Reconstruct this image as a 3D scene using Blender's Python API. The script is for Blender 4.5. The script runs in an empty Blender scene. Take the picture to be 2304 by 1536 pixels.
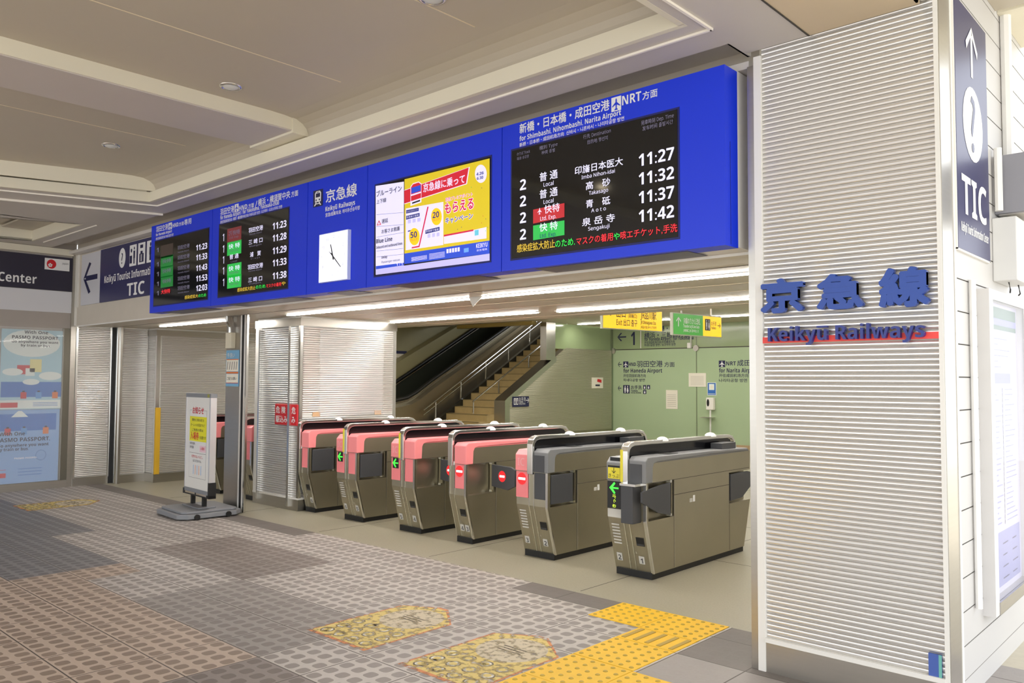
import bpy, bmesh, math, random
from mathutils import Vector, Matrix
random.seed(7)
S = bpy.context.scene
COL = S.collection

# ------------------------------------------------------------------ camera
F_PX, YAW, PITCH, ROLL, CAM = 1831.3378, -0.744556618, 0.0471637730, 0.00537593772, Vector((0, 0, 1.48))
fw = Vector((math.sin(YAW) * math.cos(PITCH), math.cos(YAW) * math.cos(PITCH), math.sin(PITCH)))
r0 = fw.cross(Vector((0, 0, 1))).normalized()
u0 = r0.cross(fw)
RT = r0 * math.cos(ROLL) + u0 * math.sin(ROLL)
UP = u0 * math.cos(ROLL) - r0 * math.sin(ROLL)
cam = bpy.data.cameras.new('camera')
cam.sensor_width = 36
cam.sensor_fit = 'HORIZONTAL'
cam.lens = F_PX / 2304 * 36
cam.clip_end = 200
camo = bpy.data.objects.new('camera', cam)
COL.objects.link(camo)
camo.matrix_world = Matrix(((RT.x, UP.x, -fw.x, CAM.x), (RT.y, UP.y, -fw.y, CAM.y), (RT.z, UP.z, -fw.z, CAM.z), (0, 0, 0, 1)))
S.camera = camo

# ------------------------------------------------------------------ world, sun, exposure
w = bpy.data.worlds.new('overcast_sky')
S.world = w
w.use_nodes = True
bg = w.node_tree.nodes['Background']
bg.inputs[0].default_value = (0.93, 0.96, 1.0, 1)
bg.inputs[1].default_value = 1.5
sun = bpy.data.lights.new('sun', 'SUN')
sun.energy = 3.2
sun.angle = math.radians(12)
sun.color = (1, 0.97, 0.92)
suno = bpy.data.objects.new('sun', sun)
COL.objects.link(suno)
suno.rotation_euler = Vector((-0.22, 0.5, -0.84)).to_track_quat('-Z', 'Y').to_euler()
S.view_settings.view_transform = 'Standard'
S.view_settings.look = 'None'
S.view_settings.gamma = 1
S.view_settings.exposure = 0.85
S.cycles.max_bounces = 8
S.cycles.diffuse_bounces = 5
S.cycles.glossy_bounces = 4
S.cycles.transparent_max_bounces = 6
S.cycles.use_denoising = True

# ------------------------------------------------------------------ helpers
def lin(c):
    return tuple((v / 255 / 12.92) if v / 255 <= 0.04045 else ((v / 255 + 0.055) / 1.055) ** 2.4 for v in c)

def ray(px, py):
    return RT * ((px - 1152) / F_PX) - UP * ((py - 768) / F_PX) + fw

def at(axis, v, px, py):
    """survey: where the sight line through a measured point meets the plane axis = v"""
    d = ray(px, py)
    i = 'XYZ'.index(axis)
    return CAM + d * ((v - CAM[i]) / d[i])

MATS = {}
def mat(name, rgb=(200, 200, 200), rough=0.5, metal=0.0, emit=0.0, spec=0.5, noise=0.0, nscale=8.0, alpha=1.0, bump=0.0, aniso=None):
    if name in MATS:
        return MATS[name]
    m = bpy.data.materials.new(name)
    m.use_nodes = True
    nt = m.node_tree
    b = nt.nodes['Principled BSDF']
    c = lin(rgb)
    b.inputs['Base Color'].default_value = (*c, 1)
    b.inputs['Roughness'].default_value = rough
    b.inputs['Metallic'].default_value = metal
    b.inputs['Specular IOR Level'].default_value = spec
    if emit:
        b.inputs['Emission Color'].default_value = (*c, 1)
        b.inputs['Emission Strength'].default_value = emit
    if alpha < 1:
        b.inputs['Alpha'].default_value = alpha
    if noise or bump:
        tc = nt.nodes.new('ShaderNodeTexCoord')
        mp = nt.nodes.new('ShaderNodeMapping')
        nt.links.new(tc.outputs['Object'], mp.inputs[0])
        if aniso:
            mp.inputs['Scale'].default_value = aniso
        nz = nt.nodes.new('ShaderNodeTexNoise')
        nz.inputs['Scale'].default_value = nscale
        nz.inputs['Detail'].default_value = 4
        nt.links.new(mp.outputs[0], nz.inputs['Vector'])
        if noise:
            mx = nt.nodes.new('ShaderNodeMix')
            mx.data_type = 'RGBA'
            mx.inputs[6].default_value = (*[max(0, v * (1 - noise)) for v in c], 1)
            mx.inputs[7].default_value = (*[min(1, v * (1 + noise)) for v in c], 1)
            nt.links.new(nz.outputs['Fac'], mx.inputs[0])
            nt.links.new(mx.outputs[2], b.inputs['Base Color'])
        if bump:
            bp = nt.nodes.new('ShaderNodeBump')
            bp.inputs['Strength'].default_value = bump
            bp.inputs['Distance'].default_value = 0.01
            nt.links.new(nz.outputs['Fac'], bp.inputs['Height'])
            nt.links.new(bp.outputs[0], b.inputs['Normal'])
    MATS[name] = m
    return m

def tag(o, label=None, cat=None, group=None, kind=None):
    if label: o['label'] = label
    if cat: o['category'] = cat
    if group: o['group'] = group
    if kind: o['kind'] = kind
    return o

def thing(name, label, cat, loc=(0, 0, 0), rz=0.0, group=None):
    o = bpy.data.objects.new(name, None)
    o.empty_display_size = 0.05
    COL.objects.link(o)
    o.location = loc
    o.rotation_euler = (0, 0, rz)
    return tag(o, label, cat, group)

TXT = {}
def humanist(s, heavy):
    """roman letters and digits in the open sans-serif face of the signs"""
    o = ''
    for c in s:
        if '0' <= c <= '9': c = chr((0x1D7EC if heavy else 0x1D7E2) + ord(c) - 48)
        elif 'A' <= c <= 'Z': c = chr((0x1D5D4 if heavy else 0x1D5A0) + ord(c) - 65)
        elif 'a' <= c <= 'z': c = chr((0x1D5EE if heavy else 0x1D5BA) + ord(c) - 97)
        o += c
    return o

def outline(s, bold):
    cu = bpy.data.curves.new('t', 'FONT')
    cu.body = s
    cu.size = 1
    cu.resolution_u = 2
    cu.offset = bold
    ob = bpy.data.objects.new('t', cu)
    me = ob.to_mesh()
    vs = [(v.co.x, v.co.y) for v in me.vertices]
    fs = [tuple(p.vertices) for p in me.polygons]
    ob.to_mesh_clear()
    bpy.data.objects.remove(ob)
    bpy.data.curves.remove(cu)
    return vs, fs

def text_mesh(s, heavy):
    k = (s, heavy)
    if k not in TXT:
        plain = s.replace('ū', 'u').replace('ō', 'o')
        vs, fs = outline(humanist(plain, heavy), 0)
        for i, c in enumerate(s):
            if c in 'ūō':
                pre = outline(humanist(plain[:i], heavy), 0)[0]
                inc = outline(humanist(plain[:i + 1], heavy), 0)[0]
                a, b = max(v[0] for v in pre) + .05, max(v[0] for v in inc)
                n = len(vs)
                t = .1 if heavy else .07
                vs += [(a, .62), (b, .62), (b, .62 + t), (a, .62 + t)]
                fs.append((n, n + 1, n + 2, n + 3))
        TXT[k] = (vs, fs, min(v[0] for v in vs), max(v[0] for v in vs))
    return TXT[k]

def is_cjk(s):
    return any(ord(c) > 0x2E80 for c in s)

class MB:
    def __init__(self):
        self.v, self.f, self.fm, self.mats = [], [], [], []
    def mi(self, m):
        if m not in self.mats:
            self.mats.append(m)
        return self.mats.index(m)
    def face(self, pts, m):
        n = len(self.v)
        self.v += [tuple(p) for p in pts]
        self.f.append(tuple(range(n, n + len(pts))))
        self.fm.append(self.mi(m))
    def raw(self, vs, fs, m):
        n = len(self.v)
        i = self.mi(m)
        self.v += [tuple(p) for p in vs]
        for f in fs:
            self.f.append(tuple(n + q for q in f))
            self.fm.append(i)
    def box(self, x0, x1, y0, y1, z0, z1, m):
        vs = [(x, y, z) for x in (x0, x1) for y in (y0, y1) for z in (z0, z1)]
        self.raw(vs, [(0, 1, 3, 2), (4, 6, 7, 5), (0, 4, 5, 1), (2, 3, 7, 6), (0, 2, 6, 4), (1, 5, 7, 3)], m)
    def prism(self, poly, ax, a, b, m):
        n = len(poly)
        mk = {'x': lambda p, t: (t, p[0], p[1]), 'y': lambda p, t: (p[0], t, p[1]), 'z': lambda p, t: (p[0], p[1], t)}[ax]
        vs = [mk(p, a) for p in poly] + [mk(p, b) for p in poly]
        area = sum(poly[i][0] * poly[(i + 1) % n][1] - poly[(i + 1) % n][0] * poly[i][1] for i in range(n))
        flip = (area > 0) == (b > a)
        if ax == 'y':
            flip = not flip
        fs = [tuple(range(n)), tuple(reversed(range(n, 2 * n)))] + [(i, n + i, n + (i + 1) % n, (i + 1) % n) for i in range(n)]
        if not flip:
            fs = [tuple(reversed(f)) for f in fs]
        self.raw(vs, fs, m)
    def tube(self, pts, r, m, seg=8, closed_ends=True):
        P = [Vector(p) for p in pts]
        rings = []
        for i, p in enumerate(P):
            d = ((P[min(i + 1, len(P) - 1)] - p).normalized() + (p - P[max(i - 1, 0)]).normalized()).normalized()
            a = d.cross(Vector((0, 0, 1)))
            if a.length < 1e-3:
                a = d.cross(Vector((1, 0, 0)))
            a.normalize()
            b = a.cross(d)
            rings.append([p + (a * math.cos(t) + b * math.sin(t)) * r for t in [2 * math.pi * k / seg for k in range(seg)]])
        vs = [q for g in rings for q in g]
        fs = [(i * seg + k, i * seg + (k + 1) % seg, (i + 1) * seg + (k + 1) % seg, (i + 1) * seg + k) for i in range(len(P) - 1) for k in range(seg)]
        if closed_ends:
            fs += [tuple(reversed(range(seg))), tuple(range((len(P) - 1) * seg, len(P) * seg))]
        self.raw(vs, fs, m)
    def disc(self, c, n, r, m, seg=24, r2=None):
        n = Vector(n).normalized()
        a = n.cross(Vector((0, 0, 1)))
        if a.length < 1e-3:
            a = Vector((1, 0, 0))
        a.normalize()
        b = a.cross(n)
        c = Vector(c)
        ring = [c + a * r * math.cos(t) + b * (r2 or r) * math.sin(t) for t in [2 * math.pi * k / seg for k in range(seg)]]
        self.face(ring, m)
    def dome(self, c, r, h, m, seg=16, lev=5):
        vs, fs = [], []
        for i in range(lev):
            t = math.pi / 2 * i / lev
            for k in range(seg):
                q = 2 * math.pi * k / seg
                vs.append((c[0] + r * math.cos(t) * math.cos(q), c[1] + r * math.cos(t) * math.sin(q), c[2] + h * math.sin(t)))
        vs.append((c[0], c[1], c[2] + h))
        for i in range(lev - 1):
            for k in range(seg):
                fs.append((i * seg + k, i * seg + (k + 1) % seg, (i + 1) * seg + (k + 1) % seg, (i + 1) * seg + k))
        for k in range(seg):
            fs.append(((lev - 1) * seg + k, (lev - 1) * seg + (k + 1) % seg, lev * seg))
        self.raw(vs, fs, m)
    def lathe(self, c, prof, m, seg=20):
        vs = [(c[0] + r * math.cos(2 * math.pi * k / seg), c[1] + r * math.sin(2 * math.pi * k / seg), c[2] + z) for r, z in prof for k in range(seg)]
        fs = [(i * seg + k, i * seg + (k + 1) % seg, (i + 1) * seg + (k + 1) % seg, (i + 1) * seg + k) for i in range(len(prof) - 1) for k in range(seg)]
        self.raw(vs, fs, m)
    def txt(self, s, o, right, up, size, m, width=None, bold=0.0, align='l', depth=0.0):
        """lettering in the plane (right, up), baseline at o; heavy strokes are drawn by repeating the outline"""
        if bold > 0.009 and is_cjk(s):
            o, right, up = Vector(o), Vector(right), Vector(up)
            b = bold * size
            rad = [b] if bold < 0.03 else [b, b * .5]
            n = 4 if bold < 0.022 else 8
            nrm = right.cross(up)
            i = 0
            for r in rad:
                for k in range(n):
                    a = 2 * math.pi * (k + .5) / n
                    i += 1
                    self.txt(s, o + right * (r * math.cos(a)) + up * (r * math.sin(a)) + nrm * (.00005 * i), right, up, size, m, width, 0.0, align, depth)
            return
        vs, fs, x0, x1 = text_mesh(s, bold > 0.009)
        sx = (width / (x1 - x0)) if width else size
        sh = {'l': x0, 'c': (x0 + x1) / 2, 'r': x1}[align]
        o, right, up = Vector(o), Vector(right), Vector(up)
        pts = [o + right * ((x - sh) * sx) + up * (y * size) for x, y in vs]
        if not depth:
            self.raw(pts, fs, m)
            return
        n = right.cross(up)
        self.raw([p + n * depth for p in pts], fs, m)
        cnt = {}
        for f in fs:
            for i in range(len(f)):
                e = (f[i], f[(i + 1) % len(f)])
                cnt[tuple(sorted(e))] = None if tuple(sorted(e)) in cnt else e
        sides = [e for e in cnt.values() if e]
        q = []
        for a, b in sides:
            k = len(q)
            q += [pts[a], pts[b], pts[b] + n * depth, pts[a] + n * depth]
        self.raw(q, [(4 * i, 4 * i + 1, 4 * i + 2, 4 * i + 3) for i in range(len(sides))], m)
    def corr(self, axis, pos, out, a0, a1, z0, z1, m, pitch=0.025, d=0.009):
        """ribbed metal cladding in the plane axis = pos, ribs horizontal, facing out (+1 / -1)"""
        n = max(1, round((z1 - z0) / pitch))
        p = (z1 - z0) / n
        prof = []
        for i in range(n):
            for t, h in ((0, 0), (0.07, 0.5), (0.2, 0.8), (0.38, .97), (0.62, .97), (0.8, 0.8), (.93, .5)):
                prof.append((z0 + (i + t) * p, h * d))
        prof.append((z1, 0))
        vs = []
        for z, h in prof:
            for a in (a0, a1):
                vs.append((a, pos + out * h, z) if axis == 'Y' else (pos + out * h, a, z))
        fs = [(2 * i, 2 * i + 1, 2 * i + 3, 2 * i + 2) for i in range(len(prof) - 1)]
        if (axis == 'Y') == (out > 0):
            fs = [tuple(reversed(f)) for f in fs]
        self.raw(vs, fs, m)
    def build(self, name, parent=None, label=None, cat=None, kind=None, group=None, bevel=0.0, smooth=False, local=False):
        me = bpy.data.meshes.new(name)
        me.from_pydata(self.v, [], self.f)
        for m in self.mats:
            me.materials.append(m)
        me.polygons.foreach_set('material_index', self.fm)
        if smooth:
            me.polygons.foreach_set('use_smooth', [True] * len(self.f))
        me.update()
        o = bpy.data.objects.new(name, me)
        COL.objects.link(o)
        if parent:
            o.parent = parent
            if not local:
                base = parent
                off = Vector((0, 0, 0))
                while base:
                    off += base.location
                    base = base.parent
                o.location = -off
        if bevel:
            b = o.modifiers.new('bevel', 'BEVEL')
            b.width = bevel
            b.segments = 2
            b.limit_method = 'ANGLE'
        return tag(o, label, cat, group, kind)

def Q(fn, name, parent=None, **k):
    mb = MB()
    fn(mb)
    return mb.build(name, parent, **k)

def line(mb, s, axis, v, p0, p1, h, m, bold=0.0, lift=0.002):
    """one line of lettering on a real wall plane: baseline from p0 to the point above/below p1, letter height h (all as measured)"""
    A, B, C = at(axis, v, *p0), at(axis, v, *p1), at(axis, v, p0[0], p0[1] - h)
    right = Vector((1, 0, 0)) if axis == 'Y' else Vector((0, 1, 0))
    wd = (B - A).dot(right)
    hh = C.z - A.z
    cj = is_cjk(s)
    size = hh / (0.93 if cj else 0.727)
    n = Vector((0, -1, 0)) if axis == 'Y' else Vector((1, 0, 0))
    o = Vector(A)
    o.z = (A.z + B.z) / 2 + (0.09 * size if cj else 0)
    mb.txt(s, o + n * lift, right, (0, 0, 1), size, m, width=wd, bold=bold)

def patch(mb, axis, v, pts, m, lift=0.001):
    n = Vector((0, -1, 0)) if axis == 'Y' else Vector((1, 0, 0))
    mb.face([at(axis, v, *p) + n * lift for p in pts], m)

def rect(mb, axis, v, a, b, m, lift=0.001):
    """upright rectangle between two opposite corners (measured) on a wall plane"""
    A, B = at(axis, v, *a), at(axis, v, *b)
    n = Vector((0, -1, 0)) if axis == 'Y' else Vector((1, 0, 0))
    if axis == 'Y':
        q = [(A.x, v, B.z), (B.x, v, B.z), (B.x, v, A.z), (A.x, v, A.z)]
    else:
        q = [(v, A.y, B.z), (v, B.y, B.z), (v, B.y, A.z), (v, A.y, A.z)]
    mb.face([Vector(p) + n * lift for p in q], m)

# pictograms are drawn in a unit square placed at (corner, right, up, size)
class Pic:
    def __init__(s, mb, o, right, up, w, h, lift):
        s.mb, s.o, s.r, s.u, s.w, s.h = mb, Vector(o), Vector(right), Vector(up), w, h
        s.n = s.r.cross(s.u) * lift
        s.k = 0
    def P(s, x, y):
        return s.o + s.r * (x * s.w) + s.u * (y * s.h) + s.n * (1 + s.k)
    def poly(s, pts, m):
        s.k += 1
        s.mb.face([s.P(*p) for p in pts], m)
    def rc(s, x0, y0, x1, y1, m):
        s.poly([(x0, y0), (x1, y0), (x1, y1), (x0, y1)], m)
    def circ(s, x, y, r, m, ry=None, seg=24):
        s.poly([(x + r * math.cos(2 * math.pi * i / seg), y + (ry or r) * math.sin(2 * math.pi * i / seg)) for i in range(seg)], m)
    def plane(s, m, x=0.5, y=0.5, k=1.0):
        for pts in ([(-.06, -.4), (.06, -.4), (.07, .3), (0, .42), (-.07, .3)], [(.05, .14), (.4, -.12), (.4, -.2), (.05, -.05)], [(-.05, .14), (-.05, -.05), (-.4, -.2), (-.4, -.12)], [(0, -.26), (.17, -.38), (.17, -.43), (-.17, -.43), (-.17, -.38)]):
            s.poly([(x + a * k, y + b * k) for a, b in pts], m)
    def man(s, m, x, k=1.0, skirt=False):
        s.circ(x, .84, .09 * k, m, .1 * k)
        if skirt:
            s.poly([(x - .06, .72), (x - .2 * k, .25), (x + .2 * k, .25), (x + .06, .72)], m)
            s.rc(x - .09 * k, .08, x + .09 * k, .3, m)
        else:
            s.rc(x - .14 * k, .35, x + .14 * k, .72, m)
            s.rc(x - .1 * k, .08, x + .1 * k, .4, m)
    def arrow(s, m, deg=0):
        c, q = math.cos(math.radians(deg)), math.sin(math.radians(deg))
        R = lambda pts: [(.5 + (a * c - b * q), .5 + (a * q + b * c)) for a, b in pts]
        s.poly(R([(-.3, -.06), (.42, -.06), (.42, .06), (-.3, .06)]), m)
        s.poly(R([(-.44, 0), (-.3, 0.02), (0.02, .34), (-.1, .38)]), m)
        s.poly(R([(-.44, 0), (-.1, -.38), (0.02, -.34), (-.3, -.02)]), m)

X_, Y_, Z_ = Vector((1, 0, 0)), Vector((0, 1, 0)), Vector((0, 0, 1))

# ------------------------------------------------------------------ materials
white = mat('white_letter', (240, 240, 240), 0.5)
navy = mat('navy_sign', (46, 46, 92), 0.35)
navyink = mat('navy_ink', (28, 30, 74), 0.5)
dark = mat('black_plastic', (22, 22, 22), 0.45)
cream = mat('cream_paint', (226, 220, 200), 0.6, noise=0.03, nscale=1.5)
soffit = mat('soffit_panel', (202, 196, 188), 0.55, noise=0.06, nscale=1.2)
coffer = mat('coffer_panel', (188, 179, 162), 0.5, noise=0.05, nscale=0.7)
lowceil = mat('low_ceiling_panel', (190, 180, 160), 0.4, noise=0.05, nscale=1.0)
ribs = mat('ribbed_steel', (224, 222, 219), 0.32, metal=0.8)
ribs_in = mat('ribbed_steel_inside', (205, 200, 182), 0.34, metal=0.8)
steel = mat('brushed_steel', (188, 184, 176), 0.3, metal=1.0, noise=0.06, nscale=3, aniso=(1, 1, 18))
steel_d = mat('gate_steel', (172, 166, 146), 0.38, metal=0.9, noise=0.07, nscale=2.5, aniso=(14, 1, 1))
bright = mat('polished_steel', (225, 225, 222), 0.18, metal=1.0)
trimw = mat('white_trim', (232, 230, 224), 0.4)
wallw = mat('white_wall_panel', (200, 198, 195), 0.5, noise=0.02, nscale=2)
joint = mat('joint_dark', (70, 66, 60), 0.8)
tube_l = mat('light_tube', (255, 250, 244), 0.5, emit=30)
blue = mat('board_blue', (8, 52, 222), 0.4)
blue_seam = mat('board_seam', (14, 20, 96), 0.5)
black_screen = mat('screen_glass', (14, 14, 15), 0.08, spec=0.6)
led_w = mat('led_white', (225, 222, 250), 0.5, emit=0.33)
led_dim = mat('led_dim', (120, 116, 140), 0.5, emit=0.15)
led_g = mat('led_green', (40, 200, 70), 0.5, emit=0.5)
led_r = mat('led_red', (220, 40, 50), 0.5, emit=0.5)
led_y = mat('led_amber', (190, 160, 50), 0.5, emit=0.5)
box_g = mat('screen_green_field', (40, 180, 75), 0.3, emit=0.28)
box_r = mat('screen_red_field', (180, 36, 44), 0.3, emit=0.28)
box_gd = mat('screen_green_field_dim', (30, 125, 55), 0.3, emit=0.2)
box_rd = mat('screen_red_field_dim', (110, 40, 44), 0.3, emit=0.3)
yellow = mat('tactile_yellow', (236, 188, 8), 0.55, noise=0.08, nscale=14)
pink = mat('pink_plastic', (252, 148, 150), 0.4)
pink_d = mat('pink_plastic_deep', (246, 138, 142), 0.4)
grey_pl = mat('grey_plastic', (128, 129, 130), 0.4)
dgrey = mat('dark_grey_plastic', (70, 71, 74), 0.42)
green_gl = mat('green_back_painted_glass', (172, 192, 154), 0.16, spec=0.55)
green_gl2 = mat('green_glass_transom', (150, 166, 124), 0.14, spec=0.55)
paper = mat('paper_white', (236, 230, 214), 0.7)
redpl = mat('red_sign', (214, 30, 40), 0.4)
rubber_y = mat('yellow_guard', (214, 168, 40), 0.5, noise=0.1)

# ------------------------------------------------------------------ floor
def tile_mat(name, lo, hi, patt=1.0, rough=0.55):
    m = bpy.data.materials.new(name)
    m.use_nodes = True
    nt = m.node_tree
    b = nt.nodes['Principled BSDF']
    N, L = nt.nodes.new, nt.links.new
    def M(op, a, c=None, clamp=False):
        n = N('ShaderNodeMath')
        n.operation = op
        n.use_clamp = clamp
        for i, q in enumerate((a, c)):
            if q is None:
                continue
            if isinstance(q, (int, float)):
                n.inputs[i].default_value = q
            else:
                L(q, n.inputs[i])
        return n.outputs[0]
    tc = N('ShaderNodeTexCoord')
    sp = N('ShaderNodeSeparateXYZ')
    L(tc.outputs['Object'], sp.inputs[0])
    P = 0.398
    x = M('DIVIDE', M('SUBTRACT', sp.outputs[0], -3.18 - 40 * P), P)
    y = M('DIVIDE', M('SUBTRACT', sp.outputs[1], 3.925 - 40 * P), P)
    fx, fy = M('FRACT', x), M('FRACT', y)
    jx = M('MINIMUM', fx, M('SUBTRACT', 1, fx))
    jy = M('MINIMUM', fy, M('SUBTRACT', 1, fy))
    j = M('LESS_THAN', M('MINIMUM', jx, jy), 0.009)
    cx, cy = M('MULTIPLY', fx, 4), M('MULTIPLY', fy, 4)
    ux = M('DIVIDE', M('ABSOLUTE', M('SUBTRACT', M('MULTIPLY', M('FRACT', cx), 2), 1)), 0.70)
    uy = M('DIVIDE', M('ABSOLUTE', M('SUBTRACT', M('MULTIPLY', M('FRACT', cy), 2), 1)), 0.70)
    e = M('ADD', M('POWER', ux, 3.2), M('POWER', uy, 3.2))
    inside = M('MULTIPLY', M('SUBTRACT', 1.1, e), 4.0, True)
    bumpm = M('MULTIPLY', inside, patt)
    nz = N('ShaderNodeTexNoise')
    nz.inputs['Scale'].default_value = 1.3
    nz.inputs['Detail'].default_value = 5
    L(tc.outputs['Object'], nz.inputs['Vector'])
    n2 = N('ShaderNodeTexNoise')
    n2.inputs['Scale'].default_value = 60
    L(tc.outputs['Object'], n2.inputs['Vector'])
    mx = N('ShaderNodeMix'); mx.data_type = 'RGBA'
    mx.inputs[6].default_value = (*lin(hi), 1)
    mx.inputs[7].default_value = (*lin(lo), 1)
    L(bumpm, mx.inputs[0])
    hs = N('ShaderNodeHueSaturation')
    L(mx.outputs[2], hs.inputs['Color'])
    v = M('ADD', 0.78, M('ADD', M('MULTIPLY', nz.outputs['Fac'], 0.32), M('MULTIPLY', n2.outputs['Fac'], 0.12)))
    L(v, hs.inputs['Value'])
    m2 = N('ShaderNodeMix'); m2.data_type = 'RGBA'
    L(j, m2.inputs[0])
    L(hs.outputs[0], m2.inputs[6])
    m2.inputs[7].default_value = (*lin((78, 68, 62)), 1)
    L(m2.outputs[2], b.inputs['Base Color'])
    b.inputs['Roughness'].default_value = rough
    bp = N('ShaderNodeBump')
    bp.inputs['Strength'].default_value = 0.35
    bp.inputs['Distance'].default_value = 0.003
    L(M('SUBTRACT', bumpm, M('MULTIPLY', j, 1.5)), bp.inputs['Height'])
    L(bp.outputs[0], b.inputs['Normal'])
    return m

t_grey = tile_mat('tile_grey', (138, 130, 124), (184, 177, 171))
t_tan = tile_mat('tile_tan', (138, 121, 107), (184, 166, 150))
t_mid = tile_mat('tile_mid', (124, 117, 112), (150, 143, 138))
t_dark = tile_mat('tile_dark', (112, 102, 96), (136, 126, 120))
t_slate = tile_mat('tile_slate', (102, 100, 102), (128, 126, 127))
t_plain = tile_mat('tile_plain', (112, 104, 99), (114, 107, 102), 0.4)
t_plain2 = tile_mat('tile_plain_light', (150, 142, 137), (152, 145, 140), 0.3)
t_out = mat('outside_paving', (186, 178, 160), 0.7, noise=0.1, nscale=20)
conc = mat('concourse_terrazzo', (158, 152, 132), 0.42, noise=0.16, nscale=70)

fl = MB()
P = 0.398
def zone(x, y):
    if y > 4.325 and -3.98 < x < -3.18: return t_plain
    if 3.925 < y and -2.4 < x < -1.0: return t_plain
    if 3.525 < y < 3.925 and x > -2.4: return t_plain2
    if y > 4.325 and x < -6.96: return t_plain
    if -5.5 < x < -3.98 and 2.33 < y < 3.13: return t_mid
    if -7.2 < x < -5.5 and 3.13 < y < 3.93: return t_dark
    if -4.0 < x < -3.2 and y < 2.33: return t_dark
    if x < -6.9 and 1.95 < y < 2.73: return t_slate
    if x < -8.4 and 2.7 < y < 3.3: return t_slate
    if x < -3.98 and y < 2.33: return t_tan
    if -7.4 < x < -6.4 and y < 2.7: return t_tan
    return t_grey
i0, i1, j0, j1 = -24, 14, -20, 1
for i in range(i0, i1):
    for j in range(j0, j1 + 1):
        x0, x1 = -3.18 + i * P, -3.18 + (i + 1) * P
        y0, y1 = 3.925 + j * P, 3.925 + (j + 1) * P
        if y0 > 4.5: continue
        y1 = min(y1, 4.555)
        if x0 > -1.2 and y0 > 4.3: pass
        fl.face([(x0, y0, 0), (x1, y0, 0), (x1, y1, 0), (x0, y1, 0)], zone((x0 + x1) / 2, (y0 + y1) / 2))
xa, xb = -3.18 + i0 * P, -3.18 + i1 * P
fl.face([(-18, 4.555, 0), (-1.05, 4.555, 0), (-1.05, 18, 0), (-18, 18, 0)], conc)
fl.face([(-1.05, 4.555, 0), (xb, 4.555, 0), (xb, 4.94, 0), (-1.05, 4.94, 0)], t_plain2)
fl.face([(-1.05, 4.94, 0), (xb, 4.94, 0), (xb, 18, 0), (-1.05, 18, 0)], t_out)
fl.face([(-30, -14, 0), (14, -14, 0), (14, 3.925 + j0 * P, 0), (-30, 3.925 + j0 * P, 0)], mat('street_paving', (176, 172, 166), .7))
fl.face([(xb, 3.925 + j0 * P, 0), (14, 3.925 + j0 * P, 0), (14, 18, 0), (xb, 18, 0)], t_out)
for yy in (6.15, 7.75, 9.35, 10.95):
    fl.box(-11.5, -1.9, yy - 0.003, yy + 0.003, 0, 0.0006, joint)
for xx in (-1.97 - 1.6 * k for k in range(6)):
    fl.box(xx - 0.003, xx + 0.003, 4.6, 12, 0, 0.0006, joint)
fl.build('floor', kind='structure')

tp = MB()
topm = mat('tactile_worn_top', (184, 152, 50), 0.6)
barm = mat('tactile_worn_bar', (176, 146, 60), 0.6)
def tact(x0, y0, w, d, bars=False):
    tp.box(x0 + .002, x0 + w - .002, y0 + .002, y0 + d - .002, 0, 0.004, yellow)
    if bars:
        for k in range(5):
            cx = x0 + w * (k + .5) / 5
            tp.box(cx - .013, cx + .013, y0 + .02, y0 + d - .02, .004, .008, barm)
    else:
        for i in range(6):
            for j in range(6):
                cx, cy = x0 + w * (i + .5) / 6, y0 + d * (j + .5) / 6
                tp.lathe((cx, cy, .004), [(.014, 0), (.010, .004), (.0001, .0042)], topm, 8)
for a in ((-3.178, 4.17, .388, .385), (-2.79, 4.17, .388, .385), (-2.79, 3.527, .39, .396), (-2.79, 3.127, .39, .396), (-2.79, 2.73, .39, .396), (-2.399, 3.127, .41, .396), (-2.399, 2.73, .41, .396)):
    tact(*a)
tact(-2.79, 3.925, .39, .243, True)
tp.build('tactile_paving', label='yellow tactile paving with raised dots on the floor before the gates', cat='tactile paving')

# worn yellow floor stickers: a tag outline with a pale round seal and rows of framed marks
def worn(name, rgb, cover):
    m = bpy.data.materials.new(name)
    m.use_nodes = True
    nt = m.node_tree
    b = nt.nodes['Principled BSDF']
    b.inputs['Base Color'].default_value = (*lin(rgb), 1)
    b.inputs['Roughness'].default_value = 0.6
    tc = nt.nodes.new('ShaderNodeTexCoord')
    nz = nt.nodes.new('ShaderNodeTexNoise')
    nz.inputs['Scale'].default_value = 22
    nz.inputs['Detail'].default_value = 6
    cr = nt.nodes.new('ShaderNodeMapRange')
    cr.inputs[1].default_value = 1 - cover - 0.08
    cr.inputs[2].default_value = 1 - cover + 0.12
    nt.links.new(tc.outputs['Object'], nz.inputs['Vector'])
    nt.links.new(nz.outputs['Fac'], cr.inputs[0])
    nt.links.new(cr.outputs[0], b.inputs['Alpha'])
    return m
w_y, w_o = worn('worn_yellow_film', (212, 190, 110), 0.6), worn('worn_orange_film', (206, 132, 78), 0.56)
w_w, w_d, w_g = worn('worn_white_ink', (226, 222, 206), 0.5), worn('worn_dark_ink', (96, 84, 66), 0.5), worn('worn_grey_film', (198, 186, 160), 0.6)
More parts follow.
